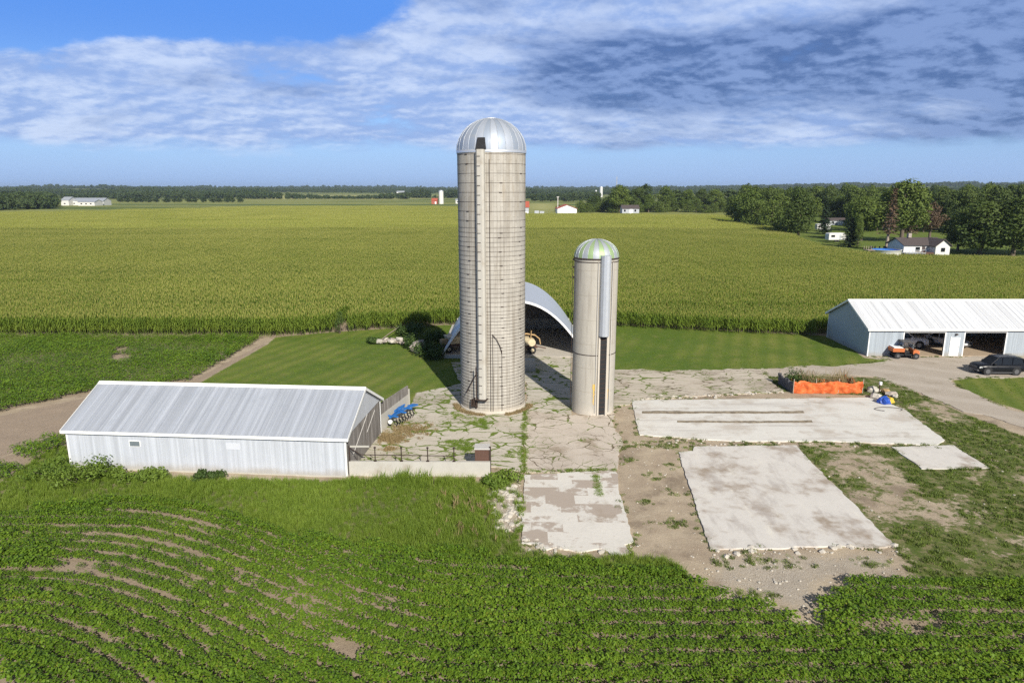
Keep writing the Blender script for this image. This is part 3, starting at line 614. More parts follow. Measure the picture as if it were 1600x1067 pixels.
# ---- rubble and gravel bits
def stone_mesh(name, seed, mat, sub=1, flat=.6):
    import bmesh
    rg = random.Random(seed); bm = bmesh.new(); bmesh.ops.create_icosphere(bm, subdivisions=sub, radius=.5)
    for v in bm.verts:
        k = 1+rg.uniform(-.28, .28); v.co = Vector((v.co.x*k*1.15, v.co.y*k, v.co.z*k*flat))
    me = bpy.data.meshes.new(name); bm.to_mesh(me); bm.free(); me.materials.append(mat); return me
def rubble():
    rg = np.random.default_rng(17); PR = [proto('stone', stone_mesh('stone', 400+i, M['rubble'])) for i in range(4)]; P, S = [], []
    for nm, dn, lo, hi in (('rubble', 34, .06, .42), ('rubble_r', 9, .03, .16), ('dirt', 3, .03, .12), ('verge', .5, .04, .14), ('dirt_b', 5, .05, .25)):
        X, Y = fill(POLY[nm], dn, rg); k = (Y < 90) & (X < 64) & offpads(X, Y); X, Y = X[k], Y[k]; P.append(np.c_[X, Y, X*0+.01]); S.append(lo+(hi-lo)*rg.random(len(X))**4)
    for nm, e in (('pad_low', 3), ('pad_low', 6), ('pad_low', 7), ('pad_low', 8), ('pad_low', 9), ('pad_low', 10), ('pad_low', 11), ('pad_big', 6), ('pad_big', 7), ('pad_big', 8), ('pad_big', 9), ('yard_r', 5), ('yard_r', 4)):
        q = POLY[nm]; a, b = q[e], q[(e+1) % len(q)]; n = int(np.hypot(*(b-a))*7); f = rg.random((n, 1)); Q = a+(b-a)*f+rg.normal(0, .3, (n, 2)); P.append(np.c_[Q, np.full(n, .03)]); S.append(.06+.34*rg.random(n)**3)
    P = np.concatenate(P); S = np.concatenate(S); o = scatter('rubble', P, rg.random(len(P))*6.283, S, PR); tag(o, 'pale broken concrete rubble strewn around the slabs', kind='stuff')
rubble()
# ================================================================ SILOS
def silo_mat(name, base, stave=True, streak=.7):
    m, t = newmat(name); p = t.obj(); uv = t.uv(); nf = t.noise(p, 4, 5, .65); nb = t.noise(p, .5, 4, .6)
    st = t.noise(t.mapv(uv, sc=(2.2, .10, 1)), 1.0, 5, .65)
    c = t.mix(nb, tuple(k*.90 for k in base), tuple(k*1.08 for k in base)); c = t.mix(t.m('MULTIPLY', t.ss(nf, .45, .75), .25), c, tuple(k*.7 for k in base))
    c = t.mix(t.m('MULTIPLY', t.ss(st, .46, .68), streak), c, (.25, .22, .18)); c = t.mix(t.m('MULTIPLY', t.ss(t.noise(p, .35, 5, .65), .5, .68), .4), c, (.30, .28, .25)); h = nf
    zz = t.sep(t.uv())[1]
    if stave:
        br = t.n('ShaderNodeTexBrick', {'Vector': t.comb(t.sep(uv)[1], t.sep(uv)[0]), 'Color1': (.82,.82,.82,1), 'Color2': (1,1,1,1), 'Mortar': (.45,.42,.38,1), 'Scale': 1.0, 'Mortar Size': .010, 'Brick Width': .76, 'Row Height': .255, 'Bias': .2}, offset=.5)
        c = t.mix(.75, c, t.mix(1.0, c, br.outputs[0], 'MULTIPLY'))
        c = t.mix(t.m('MULTIPLY', t.ss(t.noise(t.mapv(uv, sc=(3, .35, 1)), 1, 3), .5, .65), t.m('MULTIPLY', t.ss(zz, 14.0, 17.5), .45)), c, (.30, .25, .185))
    else:
        jt = t.m('FRACT', t.m('MULTIPLY', zz, .52)); c = t.mix(t.m('MULTIPLY', t.m('SUBTRACT', 1.0, t.ss(jt, .0, .05)), .5), c, (.30, .27, .22))
    c = t.mix(t.m('MULTIPLY', t.m('SUBTRACT', 1.0, t.ss(t.m('ADD', zz, t.m('MULTIPLY', nf, .9)), .3, 1.5)), .5), c, (.60, .52, .42) if stave else (.64, .58, .50))
    finish(t, c, .9, 0, h, .25, .02, .2); return m
M['stave'] = silo_mat('concrete_staves', (.465, .44, .395)); M['poured'] = silo_mat('poured_concrete', (.44, .415, .365), False, .7)
def dome_mat(name, c1, c2, n):
    m, t = newmat(name); o = t.sep(t.obj()); a = t.m('MULTIPLY', t.m('ADD', t.m('DIVIDE', t.m('ARCTAN2', o[1], o[0]), 6.28318), .5), float(n))
    f = t.m('GREATER_THAN', t.m('FRACT', t.m('MULTIPLY', a, .5)), .5); nz = t.noise(t.obj(), 2.5, 5, .6)
    c = t.mix(f, c1, c2); c = t.mix(t.m('MULTIPLY', t.ss(nz, .5, .75), .5), c, (.42, .43, .44)); finish(t, c, .58, .4, nz, .2, .02); return m
M['dome'] = dome_mat('ribbed_galvanised', (.33, .38, .46), (.42, .46, .53), 28); 
M['domegreen'] = dome_mat('green_and_silver_panels', (.33, .45, .23), (.40, .43, .46), 24)
M['ribmetal'] = plain('dull_rib_metal', (.48, .51, .56), .5, .4, .12, 2); M['galv'] = plain('galvanised_sheet', (.56, .59, .64), .42, .5, .12, 2)
M['pipe'] = plain('painted_pipe', (.55, .53, .50), .6, .1, .2, 4)
def wall_cyl(name, R, h, mat, parent, seg=72, cut=None):
    V, F, U = [], [], []
    zs = np.linspace(0, h, 2)
    mb = MB(); angs = [2*math.pi*k/seg for k in range(seg)]
    for z_ in zs:
        for a in angs: V.append((R*math.cos(a), R*math.sin(a), z_))
    Q = [(k, (k+1) % seg, seg+(k+1) % seg, seg+k) for k in range(seg)]
    uv = []
    for k in range(seg): a0, a1 = angs[k]*R, (angs[k]+2*math.pi/seg)*R; uv += [(a0, 0), (a1, 0), (a1, h), (a0, h)]
    o = link(bpy.data.objects.new(name, np_mesh(name, V, Q, [mat], None, uv, True))); o.parent = parent; return o
def ribs_dome(R, h, n, r=.02):
    mb = MB()
    for k in range(n):
        a = 2*math.pi*k/n; pts = []
        for j in range(9):
            e = j/8*math.pi/2*.96; pts.append(((R+.012)*math.cos(e)*math.cos(a), (R+.012)*math.cos(e)*math.sin(a), (h+.012)*math.sin(e)))
        mb.tube(pts, r, 4, 0, cap=False)
    return mb
def dome_profile(R, h, n=14): return [(max(R*math.cos(e), .001), h*math.sin(e)) for e in np.linspace(0, math.pi/2, n)]
def silo_tall():
    R, Hh = 2.66, 20.5
    t = thing('tall_silo', 'tallest silo, of cream concrete staves with dark hoops and a silver ribbed dome', 'silo', (-1.6, 54.9, 0))
    wall_cyl('wall', R, Hh, M['stave'], t)
    MB().lathe([(R+.08, -.1), (R+.08, .16), (R+.01, .24), (R-.1, .24)], 48).build('base_ring', M['poured'], t)
    zs = list(20.2-np.arange(8)*.70)+list(14.75-np.arange(18)*.355)+list(8.36-np.arange(31)*.262)
    rg = random.Random(3); a_l = [R_(270-42), R_(270+17), R_(270+58)]
    for i, z_ in enumerate(zs):
        mb = MB(); n = 48; pts = [((R+.014)*math.cos(2*math.pi*k/n), (R+.014)*math.sin(2*math.pi*k/n), z_) for k in range(n)]
        V = []
        for (dr, dz) in ((-.01, -.011), (.012, -.011), (.012, .011), (-.01, .011)):
            for k in range(n): a = 2*math.pi*k/n; V.append(((R+dr)*math.cos(a), (R+dr)*math.sin(a), z_+dz))
        mb.add(V, [(q*n+k, q*n+(k+1) % n, ((q+1) % 4)*n+(k+1) % n, ((q+1) % 4)*n+k) for q in range(4) for k in range(n)], 0, True)
        a = a_l[i % 3]+rg.uniform(-.06, .06) if z_ < 14 or i % 2 == 0 else a_l[(i//2) % 3]
        mb.box(-.11, .11, -.05, .01, -.024, .024, 0, Matrix.Translation((R*math.cos(a), R*math.sin(a), z_)) @ Matrix.Rotation(a+math.pi/2, 4, 'Z'))
        mb.build('hoop', M['steel'], t)
    MB().lathe([(R+.05, Hh-.18), (R+.06, Hh+.02), (R-.05, Hh+.05)], 48).build('rim', M['galv'], t)
    # dome with a solid hatch block, painted dark as shade, at the front, left of centre
    dm = MB().lathe(dome_profile(R+.03, 2.42), 56).build('dome', M['dome'], t); dm.location.z = Hh+.03
    ribs_dome(R+.03, 2.42, 28, .024).build('dome_rib', M['ribmetal'], dm)
    MB().lathe([(.62, 0), (.58, .08), (.3, .15), (.001, .18)], 20).build('dome_cap', M['white'], dm).location.z = 2.30
    aH = R_(270-15)                                                      # direction of the chute
    Mz = Matrix.Rotation(aH+math.pi/2, 4, 'Z')
    def box_at(mb, *b, mi=0): return mb.box(*b, mi, Mz)
    h = MB(); h.hexa([tuple(Mz @ Vector(v)) for v in ((-.40, -R-.14, Hh+.04), (.40, -R-.14, Hh+.04), (.40, -R+.5, Hh+.04), (-.40, -R+.5, Hh+.04), (-.27, -R-.03, Hh+.86), (.27, -R-.03, Hh+.86), (.27, -R+.6, Hh+.86), (-.27, -R+.6, Hh+.86))])
    h.build('hatch_shade', M['dark'], t)  # closed block; the shade of the open hatch is its colour
    c = MB(); prof = [(-.31, -R+.25), (-.31, -R-.36), (-.18, -R-.48), (.18, -R-.48), (.31, -R-.36), (.31, -R+.25)]
    c.prism(prof, 'z', 1.35, Hh+.0, 0, Mz); ch = c.build('chute', M['poured_chute'], t)
    for k in range(27):
        z_ = 1.8+k*.70; MB().box(-.20, .06, -R-.51, -R-.475, z_-.018, z_+.018, 0, Mz).build('chute_band', M['steel'], ch)
    f = MB(); f.box(-.40, .40, -R-.52, -R+.1, 1.27, 1.36, 0, Mz); f.tube([tuple(Mz @ Vector((-.42, -R-.5, 1.4))), tuple(Mz @ Vector((-.42, -R-.55, 4.0)))], .045, 6); f.tube([tuple(Mz @ Vector((-.44, -R-.5, 3.4))), tuple(Mz @ Vector((-1.45, -R+.05, 1.65)))], .04, 6)
    f.build('chute_foot', M['steel'], t)
    # unloader parts and pipes at the base
    g = MB(); 
    for dx, z0, z1 in ((-.95, .55, 1.15), (-.75, .65, 1.3), (-.55, .5, 1.2)): g.box(dx-.07, dx+.05, -R-.12, -R+.5, z0, z1, 0, Mz)
    g.box(-1.0, -.5, -R-.16, -R+.3, .62, .72, 0, Mz); g.build('unloader_bracket', M['steel'], t)
    p = MB()
    for dx, zt in ((.62, 19.8), (.80, 6.6), (1.45, 5.3)):
        yy = -math.sqrt(R*R-dx*dx)-.06; p.tube([tuple(Mz @ Vector((dx, yy, .3))), tuple(Mz @ Vector((dx, yy, zt)))], .022, 6)
    p.tube([tuple(Mz @ Vector((.8, -R-.0, 6.55))), tuple(Mz @ Vector((1.1, -R+.08, 6.2))), tuple(Mz @ Vector((1.35, -R+.22, 5.6))), tuple(Mz @ Vector((1.45, -R+.36, 5.0)))], .028, 6)
    p.build('conduit', M['steel'], t)
M['poured_chute'] = plain('pale_chute_concrete', (.46, .44, .395), .85, 0, .15, 1.5, dirt=((.30, .25, .19), .5))
silo_tall()
def silo_short():
    R, Hh = 1.71, 12.4
    t = thing('short_silo', 'shorter smooth concrete silo with a green and silver striped dome', 'silo', (6.6, 53.5, 0))
    w_ = wall_cyl('wall', R, Hh, M['poured'], t, 56)
    for z_ in (4.95, 12.2):
        MB().lathe([(R+.012, z_-.03), (R+.035, z_-.02), (R+.035, z_+.02), (R+.012, z_+.03)], 48).build('hoop', M['steel'], t)
    MB().lathe([(R-.02, Hh), (R+.06, Hh), (R+.06, Hh+.09), (R-.02, Hh+.1)], 48).build('rim', M['steel'], t)
    dm = MB().lathe(dome_profile(R+.02, 1.38), 48).build('dome', M['domegreen'], t); dm.location.z = Hh+.09
    ribs_dome(R+.02, 1.38, 24, .016).build('dome_rib', M['galv'], dm)
    a = R_(270+16.5); Mz = Matrix.Rotation(a+math.pi/2, 4, 'Z')
    MB().prism([(-.39, -R+.2), (-.39, -R-.25), (-.28, -R-.46), (-.10, -R-.56), (.10, -R-.56), (.28, -R-.46), (.39, -R-.25), (.39, -R+.2)], 'z', 6.55, 12.75, 0, Mz).build('metal_chute', M['galv'], t)
    MB().box(-.24, .24, -R-.035, -R+.3, .12, 6.56, 0, Mz).build('door_slot_shade', M['dark'], t)  # solid strip on the wall; shade of the open slot put into its colour
    j = MB(); j.box(.25, .42, -R-.20, -R+.3, .02, 6.5, 0, Mz); j.box(-.40, -.25, -R-.08, -R+.3, .02, 6.5, 0, Mz); j.build('door_frame', M['poured'], t)
    for k in range(16):
        MB().box(-.245, .245, -R-.06, -R-.036, .35+k*.39, .366+k*.39, 0, Mz).build('rung', M['rust'], t)
    b = MB()
    for sx in (-.53, .66): b.tube([tuple(Mz @ Vector((sx, -R+.02, .3))), tuple(Mz @ Vector((sx, -R+.02, 12.2)))], .03, 6)
    b.build('conduit', M['pipe'], t)
    # thin yellow foam runs beside the opening, standing a little proud of the wall
    rg = random.Random(8)
    for dx, z0, z1 in ((-.62, .9, 2.5), (.52, 1.2, 2.1)):
        mb = MB(); z_ = z0
        while z_ < z1:
            k = (z_-z0)/(z1-z0); hw = .02+.10*k*k+rg.uniform(-.015, .02); an = a+math.asin(max(-1, min(1, (dx+rg.uniform(-.03,.03))/R))); L = rg.uniform(.14, .25)
            mb.box(-hw, hw, -.018, .01, z_, z_+L, 0, Matrix.Translation((R*math.cos(an), R*math.sin(an), 0)) @ Matrix.Rotation(an+math.pi/2, 4, 'Z')); z_ += L*.8
        mb.build('foam_stain', M['foam'], t)
    s = MB()
    for z_ in (10.9, 11.7, 12.3): s.box(-R-.16, -R, -.05, .05, z_-.06, z_+.06)
    s.tube([(-R-.12, 0, .4), (-R-.12, 0, 12.3)], .02, 5); s.build('side_rod', M['steel'], t)
M['foam'] = plain('yellow_foam', (.62, .42, .12), .9, 0, .2, 6)
silo_short()
# ================================================================ ARCHED BARN
m, t = newmat('arch_sheet'); p = t.obj(); n = t.noise(p, 1.2, 5, .6); st = t.noise(t.mapv(p, sc=(.3, 4, .3)), 1, 3)
c = t.mix(n, (.52, .56, .62), (.62, .65, .69)); c = t.mix(t.m('MULTIPLY', t.ss(st, .5, .7), .3), c, (.46, .48, .52)); finish(t, c, .45, .35, n, .2, .02); M['arch'] = m
m, t = newmat('vertical_boards'); p = t.obj(); wv = t.noise(t.mapv(p, sc=(7, 7, .25)), 1, 4, .6); n = t.noise(p, .9, 4)
c = t.mix(t.ss(wv, .35, .65), (.16, .145, .13), (.33, .305, .285)); c = t.mix(t.m('MULTIPLY', t.ss(n, .5, .7), .4), c, (.12, .105, .09)); finish(t, c, .9, 0, wv, .6, .03, .1); M['board'] = m
def arch_barn():
    xw, Hh, L = 7.75, 5.85, 16.0; t = thing('arched_barn', 'open fronted barn under a curved silver metal arch behind the silos', 'barn', (.15, 71.4, 0))
    N = 40; xs = [-xw*math.cos(math.pi*k/N) for k in range(N+1)]
    def pr(off): return [((xw+off)*(-math.cos(math.pi*k/N)), max((Hh+off)*(1-abs(math.cos(math.pi*k/N))**2.25), .0)+.35) for k in range(N+1)]
    mb = MB(); o_, i_ = pr(0), pr(-.16); ny_ = 33; V = []
    for j in range(ny_):
        y = L*j/(ny_-1); e = .05 if j % 2 else 0
        pp = pr(-e)
        V += [(a, y, b) for a, b in pp]
    n1 = N+1; F = [(j*n1+k, j*n1+k+1, (j+1)*n1+k+1, (j+1)*n1+k) for j in range(ny_-1) for k in range(N)]
    mb.add(V, F, 0, True)
    Vi = [(a, 0, b) for a, b in i_]+[(a, L, b) for a, b in i_]; mb.add(Vi, [(k, k+1, n1+k+1, n1+k) for k in range(N)], 0, True)
    mb.add([(a, 0, b) for a, b in o_]+[(a, 0, b) for a, b in i_], [(k, k+1, n1+k+1, n1+k) for k in range(N)], 0, False)
    mb.build('roof', M['arch'], t)
    ri = pr(.015); rj = pr(-.22); fl = MB(); fl.add([(a, -.06, b) for a, b in ri]+[(a, -.06, b) for a, b in rj]+[(a, .10, b) for a, b in ri]+[(a, .10, b) for a, b in rj], [(k, k+1, n1+k+1, n1+k) for k in range(N)]+[(k, k+1, 2*n1+k+1, 2*n1+k) for k in range(N)]+[(n1+k, n1+k+1, 3*n1+k+1, 3*n1+k) for k in range(N)], 0)
    fl.build('front_edge', M['white'], t)
    for s in (-1, 1): MB().box(min(s*(xw+.2), s*(xw-.35)), max(s*(xw+.2), s*(xw-.35)), -.25, L+.1, -.05, .42).build('base_wall', M['poured_chute'], t)
    bk = MB(); bk.prism([(a*.985, max(b-.12, .0)) for a, b in pr(0)], 'y', L-.3, L-.16); bk.build('end_wall', M['board'], t)
    cw = MB(); cw.box(-xw+.5, xw-.5, L-.62, L-.34, 0, 1.35); cw.build('inner_wall', M['poured_chute'], t)
    fr = MB(); fr.box(-7.4, -3.2, -.45, -.28, 0, .38); fr.build('front_curb', M['poured_chute'], t)
    fl = MB(); fl.box(-xw+.3, xw-.3, .12, L-.35, -.06, .07); fl.build('barn_floor', M['rubble'], t)
arch_barn()
def old_machine(x, y, rz, label, kind):
    t = thing('farm_machine', label, 'farm machine', (x, y, .05), rz); rg = random.Random(kind)
    f = MB(); f.box(-1.9, 1.6, -.10, .10, .62, .78); f.box(-1.9, 1.6, .75, .93, .62, .78); f.box(-1.7, -1.55, -.1, .93, .60, .74); f.box(1.2, 1.35, -.1, .93, .60, .74); f.tube([(1.6, .4, .7), (2.6, .4, .45)], .06, 6); f.build('frame', M['rust'], t)
    h = MB(); h.hexa([(-.9, .0, .85), (.5, .0, .85), (.5, .85, .85), (-.9, .85, .85), (-1.25, -.35, 1.75), (.75, -.3, 1.7), (.75, 1.15, 1.75), (-1.25, 1.2, 1.8)]); h.cyl((.95, .2, 1.25), (0, 1, 0), .42, .8, 14); h.build('hopper', M['cream'], t, .03)
    p = MB(); p.tube([(.9, .3, 1.6), (.95, .3, 2.5)], .05, 6); p.tube([(-.5, .4, 1.7), (.4, .6, 2.1), (1.4, .7, 1.9)], .09, 8); p.tube([(1.4, .7, 1.9), (1.9, .6, 1.5), (2.0, .5, .9)], .07, 7); p.box(-1.9, -1.0, .1, .7, .9, 1.45); p.build('pipework', M['tan'], t)
    for wx, wy in ((-1.2, -.25), (-1.2, 1.05), (1.0, -.25), (1.0, 1.05)):
        w_ = MB().cyl((wx, wy, .42), (0, 1, 0), .42, .20, 18).build('wheel', M['black'], t); MB().cyl((wx, wy, .42), (0, 1, 0), .2, .23, 12).build('rim', M['cream'], w_)
    for k in range(6): f = MB(); f.tube([(-1.6+k*.55, -.2, .6), (-1.7+k*.55, -.45, .35), (-1.5+k*.55, -.5, .02)], .03, 5); f.build('tine', M['steel'], t)
old_machine(1.2, 72.9, .1, 'cream and rust farm machine at the barn mouth, just right of the tall silo', 1)
old_machine(-6.0, 74.0, .5, 'tan farm machine inside the arched barn, left of the tall silo', 2)
def block(): 
    t = MB(); t.box(-.75, .75, -.45, .45, 0, 1.15); t.box(-.75, -.2, -.7, -.45, 0, .5); o = t.build('concrete_block', M['poured_chute'], None, .04); o.location = (1.55, 65.9, .04); o.rotation_euler.z = .1
    tag(o, 'grey concrete block on the yard behind the tall silo', 'concrete block')
block()
# ================================================================ LONG METAL SHED
def corr_mat(name, base, dirtc, rough=.45, metal=.3, sc=9.0):
    m, t = newmat(name); p = t.obj(); st = t.noise(t.mapv(p, sc=(3.2, .05, .06)), 1, 5, .65); n = t.noise(p, .8, 5, .6); st2 = t.noise(t.mapv(p, sc=(7, .12, .12)), 1, 3)
    c = t.mix(t.ss(st, .35, .65), tuple(k*.84 for k in base), tuple(min(.9, k*1.1) for k in base)); c = t.mix(t.m('MULTIPLY', t.ss(st2, .5, .66), .30), c, dirtc)
    c = t.mix(t.m('MULTIPLY', t.ss(n, .5, .72), .35), c, dirtc); c = t.mix(t.m('MULTIPLY', t.m('SUBTRACT', 1.0, t.ss(t.m('ADD', t.sep(p)[2], t.m('MULTIPLY', n, .8)), .45, 1.0)), .6), c, (.36, .32, .26)); wv = t.n('ShaderNodeTexWave', {'Vector': p, 'Scale': sc, 'Distortion': 0.0}, bands_direction='X').outputs[1]
    finish(t, c, rough, metal, wv, .5, .02); return m
M['patch'] = plain('pale_patch', (.58, .60, .65), .5, 0, .05, 2); M['roofgalv'] = corr_mat('corrugated_roof', (.47, .50, .56), (.36, .39, .44), .42, .2); M['sidegalv'] = corr_mat('corrugated_siding', (.60, .63, .69), (.47, .50, .56), .45, .1)
def gable_shed(name, label, loc, rz, L, Wd, He, Hr, over, roofm, sidem, gablem, trimm, rib, openings=(), ends=True):
    """eave side faces local -Y; local x from 0 to L"""
    t = thing(name, label, 'shed', loc, rz); th = .14
    w_ = MB(); xs = 0.0
    for (a, b, zt) in openings:
        w_.box(xs, a, 0, th, 0, He); w_.box(a, b, 0, th, zt, He); xs = b
    w_.box(xs, L, 0, th, 0, He); w_.box(0, L, Wd-th, Wd, 0, He); wall = w_.build('wall', sidem, t)
    for x0 in (0, L-th):
        g = MB(); g.prism([(th+.003, 0), (Wd-th-.003, 0), (Wd-th-.003, He), (Wd/2, Hr-.08), (th+.003, He)], 'x', x0+.002, x0+th-.002); g.build('gable_wall', gablem, t)
    sl = (Hr-He)/(Wd/2)
    r = MB()
    for s in (-1, 1):
        yA, yB = (-over, Wd/2) if s < 0 else (Wd+over, Wd/2); zA = He-sl*over+.06; zB = Hr+.06
        r.hexa([(-over, yA, zA), (L+over, yA, zA), (L+over, yB, zB), (-over, yB, zB), (-over, yA, zA+.05), (L+over, yA, zA+.05), (L+over, yB, zB+.05), (-over, yB, zB+.05)])
        n = int((L+2*over)/rib); 
        for k in range(n+1):
            x = -over+.03+k*(L+2*over-.06)/n; hw = .022
            r.hexa([(x-hw, yA, zA+.048), (x+hw, yA, zA+.048), (x+hw, yB, zB+.048), (x-hw, yB, zB+.048), (x-hw*.5, yA, zA+.075), (x+hw*.5, yA, zA+.075), (x+hw*.5, yB, zB+.075), (x-hw*.5, yB, zB+.075)])
    rf = r.build('roof', roofm, t)
    c = MB(); c.hexa([(-over-.02, Wd/2-.24, Hr-.24*sl+.14), (L+over+.02, Wd/2-.24, Hr-.24*sl+.14), (L+over+.02, Wd/2, Hr+.145), (-over-.02, Wd/2, Hr+.145), (-over-.02, Wd/2-.24, Hr-.24*sl+.17), (L+over+.02, Wd/2-.24, Hr-.24*sl+.17), (L+over+.02, Wd/2, Hr+.19), (-over-.02, Wd/2, Hr+.19)])
    c.hexa([(-over-.02, Wd/2, Hr+.145), (L+over+.02, Wd/2, Hr+.145), (L+over+.02, Wd/2+.24, Hr-.24*sl+.14), (-over-.02, Wd/2+.24, Hr-.24*sl+.14), (-over-.02, Wd/2, Hr+.19), (L+over+.02, Wd/2, Hr+.19), (L+over+.02, Wd/2+.24, Hr-.24*sl+.17), (-over-.02, Wd/2+.24, Hr-.24*sl+.17)]); c.build('ridge_cap', trimm, rf)
    zA = He-sl*over+.06; tr = MB(); tr.box(-over-.03, L+over+.03, -over-.03, -over-.003, zA-.12, zA+.075); tr.box(-over-.03, L+over+.03, Wd+over+.003, Wd+over+.03, zA-.12, zA+.075)
    for x0 in (-over-.032, L+over+.004):
        for s in (-1, 1):
            yA, yB = (-over, Wd/2) if s < 0 else (Wd+over, Wd/2)
            tr.hexa([(x0, yA, zA-.12), (x0+.028, yA, zA-.12), (x0+.028, yB, Hr-.06), (x0, yB, Hr-.06), (x0, yA, zA+.09), (x0+.028, yA, zA+.09), (x0+.028, yB, Hr+.15), (x0, yB, Hr+.15)])
    tr.build('fascia', trimm, t)
    for x0 in (-.02, L-.09):
        for y0 in (-.02, Wd-.09): MB().box(x0, x0+.11, y0, y0+.11, 0, He-.02).build('corner_trim', trimm, t)
    return t, wall
pA, pB = np.array(G(111, 731)), np.array(G(543, 745.5)); dv = pB-pA; LS = np.hypot(*dv); rzS = math.atan2(dv[1], dv[0])
t1, wl = gable_shed('metal_shed', 'long low shed clad in galvanised sheet, nearest building on the left', (pA[0], pA[1], 0), rzS, LS, 8.0, 2.6, 4.55, .20, M['roofgalv'], M['sidegalv'], M['board'], M['whitetrim'], .30)
wn = MB(); wn.box(4.2, 4.95, -.03, .02, 1.62, 2.02); q = wn.build('window', M['whitetrim'], t1); MB().box(4.25, 4.90, -.045, -.031, 1.66, 1.98).build('pane', plain('grey_glass', (.16, .19, .21), .15, 0, .2, 3), q)
MB().box(10.6, 11.5, -.022, -.002, 1.62, 2.05).build('patch_panel', M['patch'], t1)
MB().prism([(.05, 2.6), (7.95, 2.6), (4.0, 4.52)], 'x', LS+.002, LS+.03).build('gable_cladding', M['sidegalv'], t1)
MB().box(-.03, LS+.03, -.05, .2, -.2, .09).build('foundation', M['poured_chute'], t1)
# diagonal loose boards on the weathered gable
b = MB(); b.tube([(LS+.03, 1.2, 1.0), (LS+.03, 4.6, 2.6)], .03, 4); b.tube([(LS+.03, 4.4, 1.4), (LS+.03, 6.4, 2.3)], .03, 4); b.build('brace_board', M['pipe'], t1)
# ---- weathered wall panel behind the shed
def panel():
    a, b = np.array(G(590.5, 677)), np.array(G(638, 640)); dv = b-a; L = np.hypot(*dv)
    t = thing('bunker_wall', 'short leaning wall with grey boards above concrete beside the blue implement', 'wall', (a[0], a[1], 0), math.atan2(dv[1], dv[0]))
    MB().hexa([(0, -.10, 0), (L, -.10, 0), (L, .12, 0), (0, .12, 0), (0, -.08, 1.25), (L, -.08, 1.35), (L, .10, 1.35), (0, .10, 1.25)]).build('concrete_base', M['poured_chute'], t)
    MB().hexa([(0, -.05, 1.252), (L, -.05, 1.352), (L, .05, 1.352), (0, .05, 1.252), (0, -.05, 2.15), (L, -.05, 2.05), (L, .05, 2.05), (0, .05, 2.15)]).build('boarding', M['board'], t)
    MB().box(L+.02, L+.14, -.12, .02, 0, 1.75).build('end_post', M['poured_chute'], t)
panel()
# ---- low wall with pipe rail and brown box
def low_wall():
    a, b = np.array(G(546, 744)), np.array(G(766, 745)); L = b[0]-a[0]
    t = thing('low_wall', 'low pale concrete wall running right from the metal shed', 'wall', (a[0], a[1], 0), math.atan2(b[1]-a[1], L))
    MB().box(0, L, 0, .24, -.1, .98).build('concrete_body', M['poured_chute'], t, .02)
    for x in (1.65, 3.30, 4.95, 6.60):
        p = MB(); p.tube([(x, .12, .98), (x, .12, 1.85)], .035, 8); p.cyl((x, .12, 1.87), (0, 0, 1), .07, .09, 8); p.box(x-.09, x+.09, .03, .21, .981, 1.02); p.build('rail_post', M['steel'], t)
    r = MB(); r.tube([(.75, .22, 1.36), (6.7, .22, 1.30)], .028, 7); r.tube([(.08, .12, 1.85), (.75, .22, 1.36)], .03, 6); r.tube([(.05, .12, .98), (.05, .12, 2.0)], .04, 6)
    for x in (1.3, 2.8, 4.35, 5.85): r.tube([(x, .22, 1.33), (x+.12, .5, 1.1)], .02, 5)
    r.build('rail', M['steel'], t)
    MB().box(.1, 1.3, .10, .16, 1.90, 2.0).build('top_board', M['poured_chute'], t)
    bx = thing('feeder_box', 'brown metal box with a lid standing at the end of the low wall', 'box', (a[0]+L-.95, a[1]+.16, .05))
    MB().box(-.02, .86, .12, .95, 0, 1.62).build('body', M['rust'], bx, .015); MB().box(-.06, .92, .08, 1.02, 1.621, 1.70).build('lid', M['pipe'], bx, .01); MB().box(.87, .99, .2, .34, 0, 1.75).build('post', M['steel'], bx)
low_wall()
# ---- blue plough
def plough():
    a, b = np.array(G(612, 668)), np.array(G(650, 645)); dv = b-a; L = np.hypot(*dv)
    t = thing('plough', 'bright blue plough with black tines parked beside the bunker wall', 'plough', (a[0], a[1], .05), math.atan2(dv[1], dv[0]))
    f = MB(); f.box(-.2, L-.5, -.07, .07, .74, .88); f.box(.1, L-.7, .55, .66, .74, .85); f.box(.2, .31, -.45, .85, .73, .84); f.box(1.3, 1.42, -.5, .9, .73, .84); f.box(2.3, 2.41, -.45, .85, .73, .84); f.hexa([(-.1, -.05, .86), (.05, -.05, .86), (1.3, .15, .86), (1.2, .2, .86), (-.1, -.05, .95), (.05, -.05, .95), (1.3, .15, 1.0), (1.2, .2, 1.0)])
    f.hexa([(L-.9, -.15, .70), (L+.15, -.15, .55), (L+.15, .25, .55), (L-.9, .25, .70), (L-.9, -.15, .86), (L+.15, -.15, .68), (L+.15, .25, .68), (L-.9, .25, .86)]); f.box(1.25, 1.6, -.05, .2, .9, 1.15)
    f.build('frame', M['blue'], t, .02)
    MB().cyl((-.25, -.05, .50), (1, 0, 0), .17, .1, 14).build('end_plate', M['white'], t)
    rg = random.Random(4)
    for k in range(7):
        x = .1+k*.42
        for y0 in (-.35, .75):
            s = MB(); s.tube([(x, y0, .75), (x-.10, y0-.08, .5), (x+.12, y0-.05, .25), (x-.05, y0, .0)], [.045, .055, .055, .03], 6); s.build('tine', M['black'], t)
    for x, y0 in ((-.35, .55), (.45, .95), (1.25, 1.0), (1.9, 1.05)):
        w_ = MB().cyl((x, y0, .40), (.3, 1, 0), .40, .14, 18).build('wheel', M['black'], t); MB().cyl((x, y0, .40), (.3, 1, 0), .14, .17, 10).build('hub', M['steel'], w_)
plough()
tn = []
